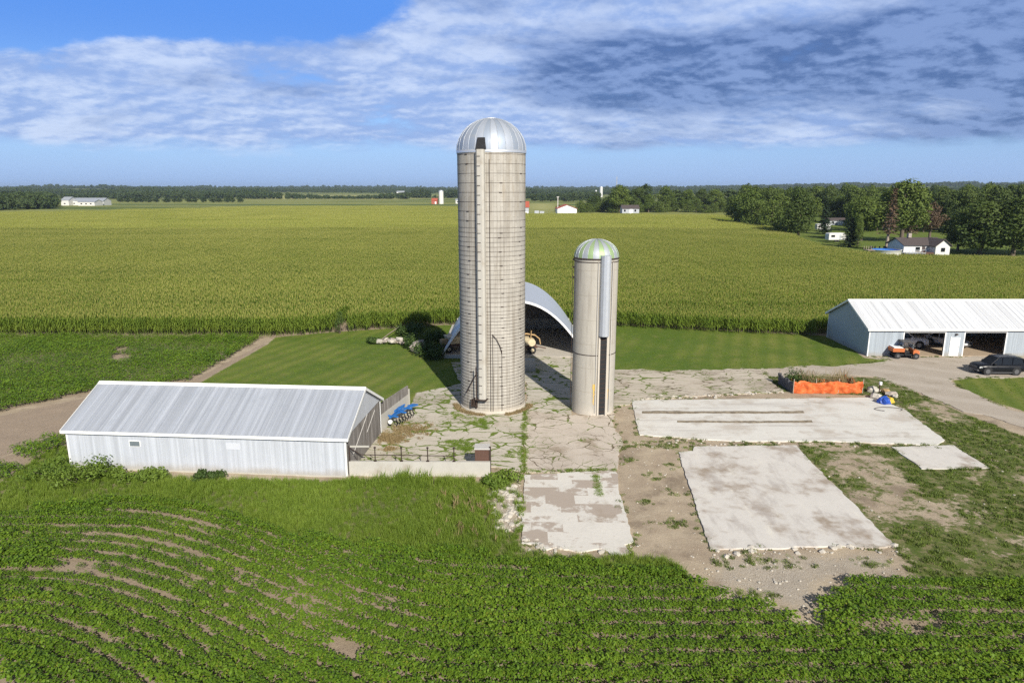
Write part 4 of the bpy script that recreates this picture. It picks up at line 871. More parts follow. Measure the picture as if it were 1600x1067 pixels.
def straw():
    rg = np.random.default_rng(4); P = []
    for (cx, cy, r, n) in ((600, 684, 1.6, 150), (640, 672, 2.0, 160), (615, 688, 1.0, 120), (580, 688, 1.3, 80), (608, 703, .35, 60)):
        c_ = np.array(G(cx, cy)); P.append(c_+rg.normal(0, r*.42, (n, 2))*[1, .8])
    q = np.concatenate(P); a, b = np.array(G(590.5, 677)), np.array(G(638, 640)); dv = (b-a)/np.hypot(*(b-a)); k = ((q-a) @ np.array([dv[1], -dv[0]])) > .25; q = q[k]; q = q[q[:,0] > G(588,690)[0]+.2]
    # rings of dead weeds round the tall silo
    n = 420; th = rg.uniform(math.pi*1.02, math.pi*1.98, n); q2 = np.c_[-1.6+np.cos(th)*(2.95+rg.random(n)*.3), 54.9+np.sin(th)*(2.95+rg.random(n)*.3)]
    k2 = vnoise(q2[:,0], q2[:,1], .9, 3) > .4; q2 = q2[k2]
    q = np.concatenate([q, q2]); pr = [proto('straw', tuft_mesh('straw_tuft', 500+i, 26, .16, .22, .03, M['dry'])) for i in range(3)]
    o = scatter('dead_weeds', np.c_[q, np.full(len(q), .05)], rg.random(len(q))*6.283, rg.uniform(.4, 1.1, len(q)), pr); tag(o, 'tan dead weeds and straw by the plough and round the tall silo', kind='stuff')
straw()
# ================================================================ GREY SHED AT RIGHT
M['greyside'] = corr_mat('grey_siding', (.40, .45, .50), (.36, .40, .45), .5, .0, 12); M['whiteroof'] = corr_mat('white_metal_roof', (.74, .75, .77), (.66, .68, .71), .4, .1, 6)
qx, qy = G(1354.5, 556.5)
def dx_(px): return (px-800)/FPX*(qy*CP+ (H_CAM)*SP)-qx
sc_ = (qy*CP+H_CAM*SP)/FPX
ops = [((1409-800)*sc_-qx, (1472-800)*sc_-qx, 2.62), ((1503.5-800)*sc_-qx, (1567-800)*sc_-qx, 2.62)]
LG = 24.0
t2, w2 = gable_shed('grey_shed', 'grey sided shed with a white metal roof and two open bays', (qx, qy, 0), 0, LG, 9.7, 3.05, 5.3, .30, M['whiteroof'], M['greyside'], M['greyside'], M['whitetrim'], .6, ops)
for (a, b, zt) in ops:
    tr = MB(); tr.box(a-.12, a+.0, -.03, .16, 0, zt+.1); tr.box(b, b+.12, -.03, .16, 0, zt+.1); tr.box(a, b, -.03, .16, zt, zt+.1); tr.build('door_frame', M['whitetrim'], t2)
dxa, dxb = (1482.5-800)*sc_-qx, (1496-800)*sc_-qx
dr = MB(); dr.box(dxa, dxb, -.05, -.004, .03, 2.08); dr = dr.build('door', M['white'], t2); MB().box(dxb-.14, dxb-.08, -.10, -.051, 1.0, 1.06).build('handle', M['steel'], dr); MB().box(dxa-.08, dxa-.002, -.04, -.003, .03, 2.16).build('frame', M['whitetrim'], dr)
lm = MB(); lm.box((dxa+dxb)/2-.10, (dxa+dxb)/2+.10, -.2, -.003, 2.35, 2.5); lm.build('wall_lamp', M['steel'], t2)
lm = MB(); lm.box(ops[1][0]+2.0, ops[1][0]+2.5, -.30, -.003, 2.86, 2.93); lm.build('wall_lamp', M['black'], t2)
fl = MB(); fl.box(.16, LG-.16, .02, 9.5, -.06, .06); fl.build('shed_floor', M['floor'] if 'floor' in M else plain('shed_floor', (.40, .31, .22), .9, 0, .2, 2), t2)
# ================================================================ VEHICLES
M['glass'] = plain('dark_glass', (.012, .014, .018), .12, 0, .1, 2, .35); M['blackpaint'] = plain('black_car_paint', (.008, .009, .013), .3, .0, .1, 2, .35)
M['lampg'] = plain('lamp_lens', (.7, .7, .68), .15, 0, .05, 5); M['redlens'] = plain('red_lens', (.35, .02, .02), .2, 0, .05, 5); M['orange'] = plain('orange_plastic', (.50, .15, .05), .5, 0, .15, 5)
M['whitepaint'] = plain('white_car_paint', (.72, .73, .75), .25, 0, .03, 2, .6); M['greyplastic'] = plain('grey_plastic', (.10, .10, .105), .6, 0, .2, 6)
def loft(mb, stations, mi=0, sm=True):
    """stations: list of (x, [(y,z)...]) with equal counts -> closed skin"""
    n = len(stations[0][1]); V = [(x, y, z) for x, s in stations for y, z in s]
    F = [(i*n+k, i*n+(k+1) % n, (i+1)*n+(k+1) % n, (i+1)*n+k) for i in range(len(stations)-1) for k in range(n)]
    F += [tuple(range(n))[::-1], tuple(range((len(stations)-1)*n, len(stations)*n))]; return mb.add(V, F, mi, sm)
def car(label, cat, loc, rz, paint, kind='suv'):
    """front towards +x, wheels on z=0"""
    t = thing('parked_'+cat.split()[0].lower(), label, cat, loc, rz); W2 = .97
    if kind == 'suv':   L2, belt = 2.5, 1.05; low = [(-2.5,.92,.45,.92), (-2.42,.94,.36,1.02), (-1.9,.97,.30,1.08), (0,.97,.28,1.06), (1.1,.97,.28,1.06), (1.75,.95,.32,1.04), (2.25,.90,.36,.98), (2.45,.82,.42,.90), (2.5,.76,.5,.80)]; cab = [(-2.38,.80,.80,1.10), (-2.15,.80,.70,1.70), (-1.4,.82,.70,1.78), (0,.82,.70,1.80), (.45,.82,.70,1.76), (1.25,.80,.78,1.08)]; wx, wr = (-1.5, 1.55), .39
    elif kind == 'pickup': L2, belt = 2.9, 1.15; low = [(-2.9,.94,.50,1.22), (-2.8,.98,.42,1.24), (-1,.98,.36,1.24), (0,.98,.36,1.22), (1.3,.98,.36,1.20), (2.2,.95,.40,1.16), (2.75,.88,.45,1.10), (2.9,.84,.55,1.0)]; cab = [(-1.05,.84,.82,1.24), (-.95,.82,.74,1.84), (-.2,.82,.72,1.92), (.5,.82,.72,1.88), (1.35,.82,.80,1.2)]; wx, wr = (-1.85, 1.85), .41
    else: L2, belt = 2.3, .92; low = [(-2.3,.84,.42,.85), (-2.2,.88,.34,.94), (-1.5,.90,.28,.96), (0,.90,.26,.93), (1.1,.90,.28,.92), (1.9,.86,.34,.84), (2.25,.76,.42,.70), (2.3,.7,.48,.62)]; cab = [(-1.95,.74,.72,.95), (-1.25,.74,.60,1.38), (-.3,.74,.60,1.45), (.3,.74,.60,1.40), (1.1,.74,.70,.93)]; wx, wr = (-1.4, 1.4), .34
    b = MB(); st = []
    for x, w_, zb, zt in low:
        h = zt-zb; st.append((x, [(-w_*.90, zb), (-w_, zb+h*.25), (-w_, zb+h*.70), (-w_*.90, zt), (-w_*.55, zt+.03), (w_*.55, zt+.03), (w_*.90, zt), (w_, zb+h*.70), (w_, zb+h*.25), (w_*.90, zb)]))
    loft(b, st); body = b.build('body', paint, t)
    g = MB(); loft(g, [(x, [(-wb, belt-.1), (-wt-.0, zt), (wt, zt), (wb, belt-.1)]) for x, wb, wt, zt in cab], 0, False); gl = g.build('windows', M['glass'], t)
    r = MB(); c_ = cab[1:-1]; xs = [c[0] for c in c_]; loft(r, [(c[0], [(-c[2]-.02, c[3]-.05), (-c[2]*.9, c[3]+.03), (c[2]*.9, c[3]+.03), (c[2]+.02, c[3]-.05)]) for c in c_], 0, False)
    for s in (-1, 1):
        r.tube([(cab[-1][0]+.01, s*(cab[-1][1]+.01), belt), (c_[-1][0], s*(c_[-1][2]+.005), c_[-1][3])], .05, 6); r.tube([(cab[0][0]-.02, s*(cab[0][1]+.01), belt), (c_[0][0]-.02, s*(c_[0][2]+.005), c_[0][3])], .08, 6)
        for xm in (.05, -1.05 if kind == 'suv' else -.6): r.tube([(xm, s*(cab[1][1]+.015), belt-.05), (xm-.06, s*(c_[0][2]+.03), 1.75 if kind == 'suv' else c_[1][3]-.05)], .045, 5)
        if kind == 'suv': r.tube([(-1.9, s*.66, 1.80), (-1.8, s*.66, 1.86), (.2, s*.66, 1.88), (.35, s*.66, 1.82)], .022, 5)
    r.build('roof', paint, t)
    for x in wx:
        for s in (-1, 1):
            ar = MB().cyl((x, s*(W2-.17), wr+.04), (0, 1, 0), wr+.08, .38, 22); ar.build('wheel_well_shade', M['dark'], t)  # solid dark disc; the wheel well's shade is in its colour
            w_ = MB().cyl((x, s*(W2-.12), wr), (0, 1, 0), wr, .27, 24).build('wheel', M['black'], t); rm = MB(); rm.cyl((x, s*(W2+.005), wr), (0, 1, 0), wr*.62, .05, 16)
            rm.build('rim', M['greyplastic'] if kind == 'suv' else M['chrome'], w_)
    for s in (-1, 1):
        MB().hexa([(L2-.32, s*.86-.12, belt-.33), (L2-.08, s*.74-.10, belt-.36), (L2-.08, s*.74+.10, belt-.36), (L2-.32, s*.86+.06, belt-.33), (L2-.32, s*.86-.12, belt-.17), (L2-.10, s*.72-.10, belt-.2), (L2-.10, s*.72+.10, belt-.2), (L2-.32, s*.86+.06, belt-.17)]).build('headlight', M['lampg'], t)
        MB().box(-L2-.015, -L2+.12, s*.78-.12, s*.78+.12, belt-.28, belt-.05).build('tail_light', M['redlens'], t)
        MB().box(.80, 1.02, s*1.02-.10, s*1.02+.10, belt+.02, belt+.18).build('mirror', paint, t, .03)
        for xm in (.55, -.75): MB().box(xm-.12, xm+.1, s*(W2+.005)-.02, s*(W2+.005)+.02, belt-.22, belt-.17).build('door_handle', M['chrome'] if kind != 'suv' else paint, t)
        MB().box(-L2*.52, L2*.52, s*.93-.06, s*.93+.06, .24, .32).build('sill', M['greyplastic'], t)
    MB().box(L2-.12, L2+.02, -.55, .55, belt-.42, belt-.20).build('grille', M['greyplastic'], t, .02); MB().box(L2-.2, L2+.06, -.78, .78, .36, .56).build('bumper', M['greyplastic'] if kind == 'suv' else M['chrome'], t, .03)
    if kind == 'pickup':
        MB().box(-2.78, -1.15, -.80, .80, 1.262, 1.275).build('cargo_bed', M['dark'], t)  # dark sheet on the closed body, coloured as the bed's inner shade
    return t
cx, cy = G(1556, 583); car('black sport utility vehicle parked on the gravel in front of the grey shed', 'car', (cx, cy, .03), R_(178), M['blackpaint'], 'suv').scale = (.89, .93, .95)
car('white pickup truck inside the left open bay of the grey shed', 'truck', (qx+(ops[0][0]+ops[0][1])/2-.25, qy+4.3, .06), R_(-5), M['whitepaint'], 'pickup')
car('low white car inside the right open bay of the grey shed', 'car', (qx+(ops[1][0]+ops[1][1])/2-.9, qy+4.9, .06), R_(-52), M['whitepaint'], 'coupe')
def utv():
    x, y = G(1412, 559); t = thing('utility_cart', 'orange off-road utility cart with a black canopy beside the left open bay', 'utility cart', (x, y, .03), R_(-6))
    c_ = MB(); c_.box(-1.25, 1.15, -.48, .48, .34, .48); c_.box(-.15, .55, -.62, .62, .36, .44); c_.box(-.2, -.02, -.55, .55, .45, .78); c_.build('chassis', M['black'], t)
    b = MB(); b.hexa([(-1.45, -.66, .72), (-.28, -.66, .72), (-.28, .66, .72), (-1.45, .66, .72), (-1.5, -.70, 1.10), (-.25, -.70, 1.12), (-.25, .70, 1.12), (-1.5, .70, 1.10)]); cb = b.build('cargo_bed', M['orange'], t, .03)
    MB().box(-1.35, -.4, -.58, .58, 1.13, 1.22).build('load', M['white'], cb, .03)
    h = MB(); h.hexa([(.62, -.62, .50), (1.38, -.50, .50), (1.38, .50, .50), (.62, .62, .50), (.62, -.62, 1.02), (1.34, -.46, .84), (1.34, .46, .84), (.62, .62, 1.02)]); h.build('hood', M['orange'], t, .04)
    s = MB(); s.box(-.18, .28, -.56, .56, .62, .80); s.hexa([(-.22, -.56, .80), (-.08, -.56, .80), (-.08, .56, .80), (-.22, .56, .80), (-.34, -.56, 1.28), (-.22, -.56, 1.28), (-.22, .56, 1.28), (-.34, .56, 1.28)]); s.build('seat', M['black'], t, .03)
    c_ = MB()
    for sy in (-1, 1): c_.tube([(.72, sy*.60, .95), (.42, sy*.58, 1.78), (-.42, sy*.58, 1.80), (-.36, sy*.60, .75)], .03, 6)
    c_.tube([(.42, -.58, 1.78), (.42, .58, 1.78)], .03, 6); c_.tube([(.45, .3, .98), (.25, .3, 1.12)], .02, 5); c_.build('roll_cage', M['black'], t)
    MB().box(-.50, .52, -.64, .64, 1.815, 1.87).build('canopy', M['greyplastic'], t, .02)
    MB().box(.60, .66, -.48, .48, 1.05, 1.5).build('windscreen', plain('clear_screen', (.30, .33, .34), .15, 0, .1, 2), t)
    for wx in (-.92, .92):
        for sy in (-1, 1): w_ = MB().cyl((wx, sy*.60, .32), (0, 1, 0), .32, .25, 18).build('wheel', M['black'], t); MB().cyl((wx, sy*.62, .32), (0, 1, 0), .16, .26, 10).build('rim', M['greyplastic'], w_)
    for sy in (-1, 1): MB().box(1.33, 1.385, sy*.32-.09, sy*.32+.09, .68, .78).build('headlight', M['lampg'], t)
utv()
# ================================================================ ORANGE ENCLOSURE, WELL HEAD, BLUE TARP
m, t = newmat('orange_netting'); p = t.obj(); n = t.noise(p, 2.2, 5, .65); wv = t.noise(t.mapv(p, sc=(1, 1, 4)), 3, 3)
c = t.mix(t.ss(n, .35, .65), (.46, .085, .022), (.68, .17, .05)); c = t.mix(t.m('MULTIPLY', t.ss(wv, .58, .7), .5), c, (.85, .42, .25)); finish(t, c, .7, 0, n, .4, .03, .2); M['orangenet'] = m
def enclosure():
    a, b = np.array(G(1239, 615)), np.array(G(1347, 615)); L = b[0]-a[0]; Dp = 3.2
    t = thing('snow_fence', 'low enclosure of creased orange snow fence beside the driveway', 'fence', (a[0], a[1], 0), math.atan2(b[1]-a[1], L)); rg = np.random.default_rng(6)
    def sheet_(p0, p1, nm, mat, hh):
        n = 44; d_ = np.array(p1)-np.array(p0); ll = np.hypot(*d_); nv = np.array([-d_[1], d_[0]])/ll; V = []; R5 = 6
        sag = hh+.10*np.sin(np.arange(n+1)*.31)+rg.normal(0, .03, n+1); f1 = rg.normal(0, 1, (n+1, R5+1)); f1 = (f1+np.roll(f1, 1, 0)+np.roll(f1, 1, 1))/2
        for th in (0, .02):
            for i in range(n+1):
                for j in range(R5+1):
                    q = np.array(p0)+d_*i/n+nv*(f1[i, j]*.05+.07*math.sin(i*.9+j*.5)+th); V.append((q[0], q[1], .02+sag[i]*j/R5))
        K = R5+1; o = (n+1)*K; F = []
        for i in range(n):
            for j in range(R5): k = i*K+j; F += [(k, k+K, k+K+1, k+1), (o+k, o+k+1, o+k+K+1, o+k+K)]
        for i in range(n): k = i*K+R5; F.append((k, k+K, o+k+K, o+k))
        mb = MB(); mb.add(V, F, 0, True); return mb.build(nm, mat, t)
    sheet_((0, 0), (L, 0), 'netting', M['orangenet'], 1.02); sheet_((L, 0), (L-.1, Dp), 'netting', M['orangenet'], .8); sheet_((-.1, Dp), (L-.1, Dp), 'netting', M['orangenet'], .40); sheet_((-.15, Dp), (-.05, 0), 'netting', M['greyplastic'], 1.0)
    for x, y in ((0,0), (L*.33,.12), (L*.66,.12), (L,0), (L-.1,Dp), (0,Dp), (L*.5,Dp)): MB().box(x-.03, x+.03, y-.03, y+.03, 0, 1.35).build('stake', M['barkpale'], t)
    return a[0], a[1], L, Dp
EX, EY, EL, ED = enclosure()
def yard_bits():
    x, y = G(1373, 618); t = thing('hydrant', 'slim dark yard hydrant with a white head behind the blue tarp', 'hydrant', (x, y, 0))
    MB().cyl((0, 0, .5), (0, 0, 1), .05, 1.0, 10).build('standpipe', M['steel'], t); MB().cyl((.04, 0, 1.12), (0, 0, 1), .13, .26, 12).build('head', M['white'], t); b = MB(); b.tube([(-.04, 0, 1.02), (-.3, .0, 1.15)], .02, 5); b.build('handle', M['steel'], t)
    import bmesh
    x, y = G(1381, 631); rg = random.Random(5); bm = bmesh.new(); bmesh.ops.create_icosphere(bm, subdivisions=3, radius=1)
    for v in bm.verts:
        k = 1+.14*math.sin(v.co.x*7+v.co.y*4)+.10*math.sin(v.co.y*9-v.co.z*6)+rg.uniform(-.04, .04); v.co = Vector((v.co.x*.52*k, v.co.y*.42*k, max(v.co.z, -.1)*.5*k))
    me = bpy.data.meshes.new('tarp_bundle'); bm.to_mesh(me); bm.free(); me.materials.append(plain('blue_tarp', (.02, .075, .38), .45, 0, .4, 4)); o = link(bpy.data.objects.new('tarp_bundle', me)); o.location = (x, y, .15)
    tag(o, 'crumpled bright blue tarp bundle at the corner of the bleached slab', 'tarp')
    x, y = G(1389, 630.5); k = thing('machine_guard', 'yellow machine part lying against the blue tarp', 'machine part', (x, y, .09), .5)
    b = MB(); b.hexa([(-.35, -.3, 0), (.4, -.3, 0), (.45, .3, 0), (-.35, .3, 0), (-.2, -.25, .55), (.25, -.2, .4), (.25, .25, .4), (-.2, .25, .6)]); b.build('cover', plain('yellow_enamel', (.66, .46, .06), .5, 0, .3, 5, dirt=((.12, .10, .07), .6)), k, .05); MB().tube([(.2, -.2, .3), (.5, -.45, .12), (.9, -.6, .03)], .03, 6).build('arm', M['steel'], k)
    for i, (px, py, s, lb, mt) in enumerate(((1364, 613, .95, 'squarish pale boulder left of the yard hydrant', M['rubble']), (1368, 623, .9, 'flat white stone left of the blue tarp', M['rubble']), (1383, 615, .75, 'ochre stone right of the yard hydrant', M['tan']), (1392, 619, .8, 'rounded pinkish stone right of the ochre stone', M['rock']), (1398, 622, .5, 'small pale stone at the right end of the stones by the tarp', M['rubble']))):
        me = stone_mesh('stone', 600+i, mt, 2, .7); o = link(bpy.data.objects.new('stone', me)); o.location = (*G(px, py), .2); o.scale = (s,)*3; o.rotation_euler.z = i; tag(o, lb, 'stone')
    h = MB(); c_ = np.array(G(1392, 641)); h.tube([(c_[0]+1.1*math.cos(a)-.2, c_[1]+.5*math.sin(a), .11) for a in np.linspace(-.8, 4.2, 22)], .022, 5); tag(h.build('hose', M['steel']), 'thin dark hose curled on the bleached slab below the blue tarp', 'hose')
yard_bits()
# ================================================================ TREES
def leaf_cloud(rg, lobes, n, size, shell=.55, flat=.25):
    """n leaf quads spread through the outer part of ellipsoid lobes (x,y,z,rx,ry,rz)"""
    lobes = np.array(lobes); vol = (lobes[:,3]*lobes[:,4]*lobes[:,5])**(2/3); k = rg.choice(len(lobes), n, p=vol/vol.sum())
    dv = rg.normal(size=(n, 3)); dv /= np.linalg.norm(dv, axis=1, keepdims=True); r = (shell+(1.08-shell)*rg.random(n)**.7)[:, None]
    C_ = lobes[k, :3]+dv*r*lobes[k, 3:6]
    N_ = dv+rg.normal(0, .55, (n, 3))+[0, 0, flat]; N_ /= np.linalg.norm(N_, axis=1, keepdims=True)
    a = np.cross(N_, rg.normal(size=(n, 3))); a /= np.linalg.norm(a, axis=1, keepdims=True); b = np.cross(N_, a); s = (size*rg.uniform(.6, 1.35, n))[:, None]
    V = np.stack([C_-a*s*.6, C_+b*s*.38, C_+a*s*.6, C_-b*s*.38], 1).reshape(-1, 3); return V, np.arange(n)[:, None]*4+[[0,1,2,3]]
def broad_tree(seed, mat, nleaf=6200, size=.45, wide=1.0, trunk_h=.22, name='broadleaf_tree', bark='bark', gap=.0):
    """15 m tall prototype: trunk with limbs + leafy crown"""
    rg = np.random.default_rng(seed); rr = random.Random(seed); Hh = 15.0; t = bpy.data.objects.new(name, None)
    lobes = []; R = 5.2*wide; nl = 17
    for i in range(nl):
        f = (i+.5)/nl; z = Hh*(trunk_h+.08+(.86-trunk_h-.08)*f); env = math.sin(math.pi*(.16+.74*f)**.85)
        az = i*2.4+rr.uniform(-.5, .5); d_ = R*env*rr.uniform(.35, .72); s = R*rr.uniform(.34, .52)*(1-.35*f)
        lobes.append((math.cos(az)*d_, math.sin(az)*d_, z, s*1.1, s*1.1, s*.85))
    lobes.append((rr.uniform(-.6,.6), rr.uniform(-.6,.6), Hh*.86, R*.30, R*.30, Hh*.12))
    V, Q = leaf_cloud(rg, lobes, nleaf, size, .5)
    cr = bpy.data.objects.new('crown', np_mesh('crown', V, Q, [mat])); cr.parent = t
    tb = MB(); tb.tube([(0,0,-.3), (.1,.05,Hh*.2), (-.1,.1,Hh*.5), (.05,0,Hh*.8)], [.42, .34, .22, .07], 8)
    for l in lobes[::2]: z0 = max(Hh*.18, l[2]*.55); tb.tube([(0, 0, z0), (l[0]*.5, l[1]*.5, (z0+l[2])*.52), (l[0]*.9, l[1]*.9, l[2])], [.16, .11, .04], 5)
    o = tb.build('trunk', M[bark]); SC.collection.objects.unlink(o); o.parent = t; return t
def conifer(seed, mat, nleaf=3000, size=.5, width=2.6, bare=.08, dens=1.0, lean=0.0, name='conifer', bark='bark'):
    rg = np.random.default_rng(seed); Hh = 15.0; t = bpy.data.objects.new(name, None); n = int(nleaf*dens)
    tier = rg.integers(0, 17, n)/17.0; f = bare+(1-bare)*np.clip(tier+rg.normal(0, .012, n), 0, 1); az = rg.random(n)*6.283; lob = .72+.28*np.sin(az*5+tier*37)
    r = width*(1-f)**.8*lob*np.sqrt(rg.random(n))*1.05; z = Hh*f-r*.28
    C_ = np.stack([np.cos(az)*r, np.sin(az)*r, z], 1); N_ = np.stack([np.cos(az)*.5, np.sin(az)*.5, np.full(n, .7)], 1)+rg.normal(0, .35, (n, 3)); N_ /= np.linalg.norm(N_, axis=1, keepdims=True)
    a = np.stack([np.cos(az), np.sin(az), np.full(n, -.35)], 1)+rg.normal(0, .25, (n, 3)); a /= np.linalg.norm(a, axis=1, keepdims=True); b = np.cross(N_, a); s = (size*rg.uniform(.6, 1.4, n))[:, None]
    V = np.stack([C_-a*s*.7, C_+b*s*.32, C_+a*s*.7, C_-b*s*.32], 1).reshape(-1, 3)
    V[:, 0] += lean*V[:, 2]; cr = bpy.data.objects.new('crown', np_mesh('crown', V, np.arange(n)[:, None]*4+[[0,1,2,3]], [mat])); cr.parent = t
    tb = MB(); tb.tube([(0,0,-.3), (lean*Hh*.5,0,Hh*.5), (lean*Hh,0,Hh*.98)], [.34, .2, .03], 8)
    if dens < 1:
        for k in range(34): f = bare+(1-bare)*k/36; a_ = k*2.4; q = width*(1-f)**.8*.95; tb.tube([(lean*Hh*f, 0, Hh*f), (lean*Hh*f+math.cos(a_)*q, math.sin(a_)*q, Hh*f-q*.2)], [.06, .015], 4)
    o = tb.build('trunk', M[bark]); SC.collection.objects.unlink(o); o.parent = t; return t
PRO = {'b': [broad_tree(700+i, M['broad'], wide=.95+.12*(i % 3)) for i in range(4)], 'l': [broad_tree(720+i, M['broadlight'], wide=1.0) for i in range(2)],
       'k': [broad_tree(740+i, M['broaddark'], 7000, .48, 1.15, .14) for i in range(3)], 'c': [conifer(760+i, M['needle']) for i in range(2)],
       'p': [conifer(770, M['needle'], 3000, .6, 3.6, .2)], 'd': [conifer(780, M['deadneedle'], 2600, .5, 2.5, .30, .42, .035, 'dead_conifer', 'barkpale'), conifer(781, M['deadneedle'], 2600, .5, 2.4, .18, .35, -.01, 'dead_conifer', 'barkpale')],
       'w': [broad_tree(790, M['deadneedle'], 1300, .5, .8, .25, 'withered_tree'), ], 'f': [broad_tree(800+i, M['fartree'], 1500, 1.0, 1.15, .1) for i in range(3)], 'u': [broad_tree(820+i, M['broad'], 3200, .62, 1.35, .02) for i in range(2)]}
NAME = {'b': 'broadleaf_tree', 'l': 'broadleaf_tree', 'k': 'broadleaf_tree', 'c': 'conifer', 'p': 'conifer', 'd': 'dead_conifer', 'w': 'withered_tree', 'f': 'broadleaf_tree', 'u': 'leafy_bush'}
_rt = random.Random(12)
def tree(px, py, hpx, wpx, kind, label, group=None, cat='tree', loc=None, z=0):
    src = _rt.choice(PRO[kind]); c = copy_tree(src); c.name = NAME[kind]; x, y = loc or G(px, py)
    k = np.hypot(y*CP+H_CAM*SP, 0)/FPX; h = hpx*k; w_ = wpx*k; base = {'b': 10.2, 'l': 10.2, 'k': 11.6, 'f': 11, 'u': 13, 'c': 5.0, 'p': 6.6, 'd': 5, 'w': 8}[kind]
    c.location = (x, y, z); c.scale = (w_/base, w_/base, h/15.0); c.rotation_euler.z = _rt.random()*6.28 if kind != 'd' else 0
    tag(c, label, cat, group); return c
MASS = 'woodland trees behind the corn on the right'
# single trees that stand out
for a in ((1287, 366, 52, 30, 'c', 'blue green spruce left of the white camper', None), (1327, 386, 46, 36, 'c', 'small dark spruce in front of the white camper', None),
          (1384, 392, 98, 40, 'd', 'tall leaning red brown dead conifer behind the pool', None), (1421, 376, 72, 34, 'd', 'thinner dead conifer with a bare pale trunk behind the bungalow', None),
          (1452, 376, 62, 42, 'w', 'withered brown tree above the bungalow roof', None), (1013, 332, 29, 24, 'l', 'light green round tree beside the small far house', None),
          (1408, 378, 100, 82, 'b', 'tallest green tree, rising above the skyline behind the dead conifers', None), (1345, 376, 70, 66, 'b', 'green tree behind the small dark spruce', None),
          (1530, 398, 88, 96, 'k', 'big dark tree right of the bungalow', None), (1582, 400, 96, 100, 'k', 'big dark tree at the right edge of the photo', None), (1496, 392, 66, 60, 'k', 'dark tree directly behind the right gable of the bungalow', None), (1655, 400, 100, 100, 'k', 'big dark tree just beyond the right edge of the photo', None),
          (1247, 372, 78, 62, 'k', 'dark brownish tree at the near corner of the wood', None), (967, 333, 45, 44, 'l', 'tall light green tree left of the small far house', None),
          (1340, 384, 50, 16, 'l', 'slim light green tree just right of the small dark spruce', None)): tree(*a[:5], a[5], a[6])
for px, py, h, w_, k in ((1160, 353, 50, 50, 'u'), (1182, 357, 46, 50, 'u'), (1204, 361, 50, 50, 'u'), (1226, 367, 54, 44, 'u')): tree(px, py, h, w_, k, 'leafy bush along the edge of the wood beside the corn', 'bushes at the edge of the wood', 'bush')
rg_ = random.Random(77)
for i in range(13):
    px = 1150+i*23+rg_.uniform(-6, 6)
    if 1268 < px < 1320 or px > 1450: continue
    tree(px, 352+rg_.uniform(-3, 4), rg_.uniform(46, 62), rg_.uniform(42, 58), rg_.choice('bbkkl'), 'green tree in the front rows of the wood right of the corn', MASS)
for i in range(24): px = 1165+i*21+rg_.uniform(-8, 8); tree(px, 341+rg_.uniform(-3, 3), rg_.uniform(44, 54), rg_.uniform(36, 50), rg_.choice('bbbkl'), 'green tree in the middle rows of the wood right of the corn', MASS+', middle rows')
for i in range(34): px = 935+i*20+rg_.uniform(-7, 7); tree(px, 330+rg_.uniform(-3, 2.5), rg_.uniform(34, 43) if px > 950 else 24, rg_.uniform(28, 40), rg_.choice('bbbklf'), 'green tree in the tree belt beyond the far edge of the corn', 'tree belt beyond the corn')
for i in range(16): px = 905+i*15+rg_.uniform(-4, 4); tree(px, 332+rg_.uniform(-1, 1), rg_.uniform(13, 24), rg_.uniform(20, 28), 'u', 'low bush in the hedge along the far end of the corn', 'hedge along the far end of the corn', 'bush')
for i in range(15):
    px = 1296+i*11+rg_.uniform(-4, 4)
    if 1398 < px: px += 24
    tree(px, 360+rg_.uniform(-3, 3) if px > 1330 else 348, rg_.uniform(34, 58), rg_.uniform(30, 44), rg_.choice('bkku'), 'shaded green tree behind the campers and the bungalow', 'trees behind the campers')
for i in range(10): px = 1470+i*17; tree(px, 362+rg_.uniform(-4, 4), rg_.uniform(60, 76), rg_.uniform(44, 58), rg_.choice('bkk'), 'dark tree standing behind the big trees right of the bungalow', 'trees behind the bungalow')
for px, h in ((648, 13), (660, 16), (668, 13), (694, 12), (703, 14), (711, 13)): tree(px, 309.5, h, 15, 'f', 'far tree by the red barn left of the tall silo', 'far trees by the red barn')
for i in range(17): px = 186+i*12+rg_.uniform(-3, 3); tree(px, 316.5, rg_.uniform(7, 10), rg_.uniform(9, 14), 'f', 'small far tree in the row across the left fields', 'row of far trees across the left fields')
for i in range(9): px = 836+i*12; tree(px, 315+rg_.uniform(-1, 1), rg_.uniform(10, 15), rg_.uniform(13, 18), 'f', 'far tree in the row above the white barn', 'far trees above the white barn')
tree(873, 331, 11, 14, 'u', 'low bush left of the white barn', None, 'bush')
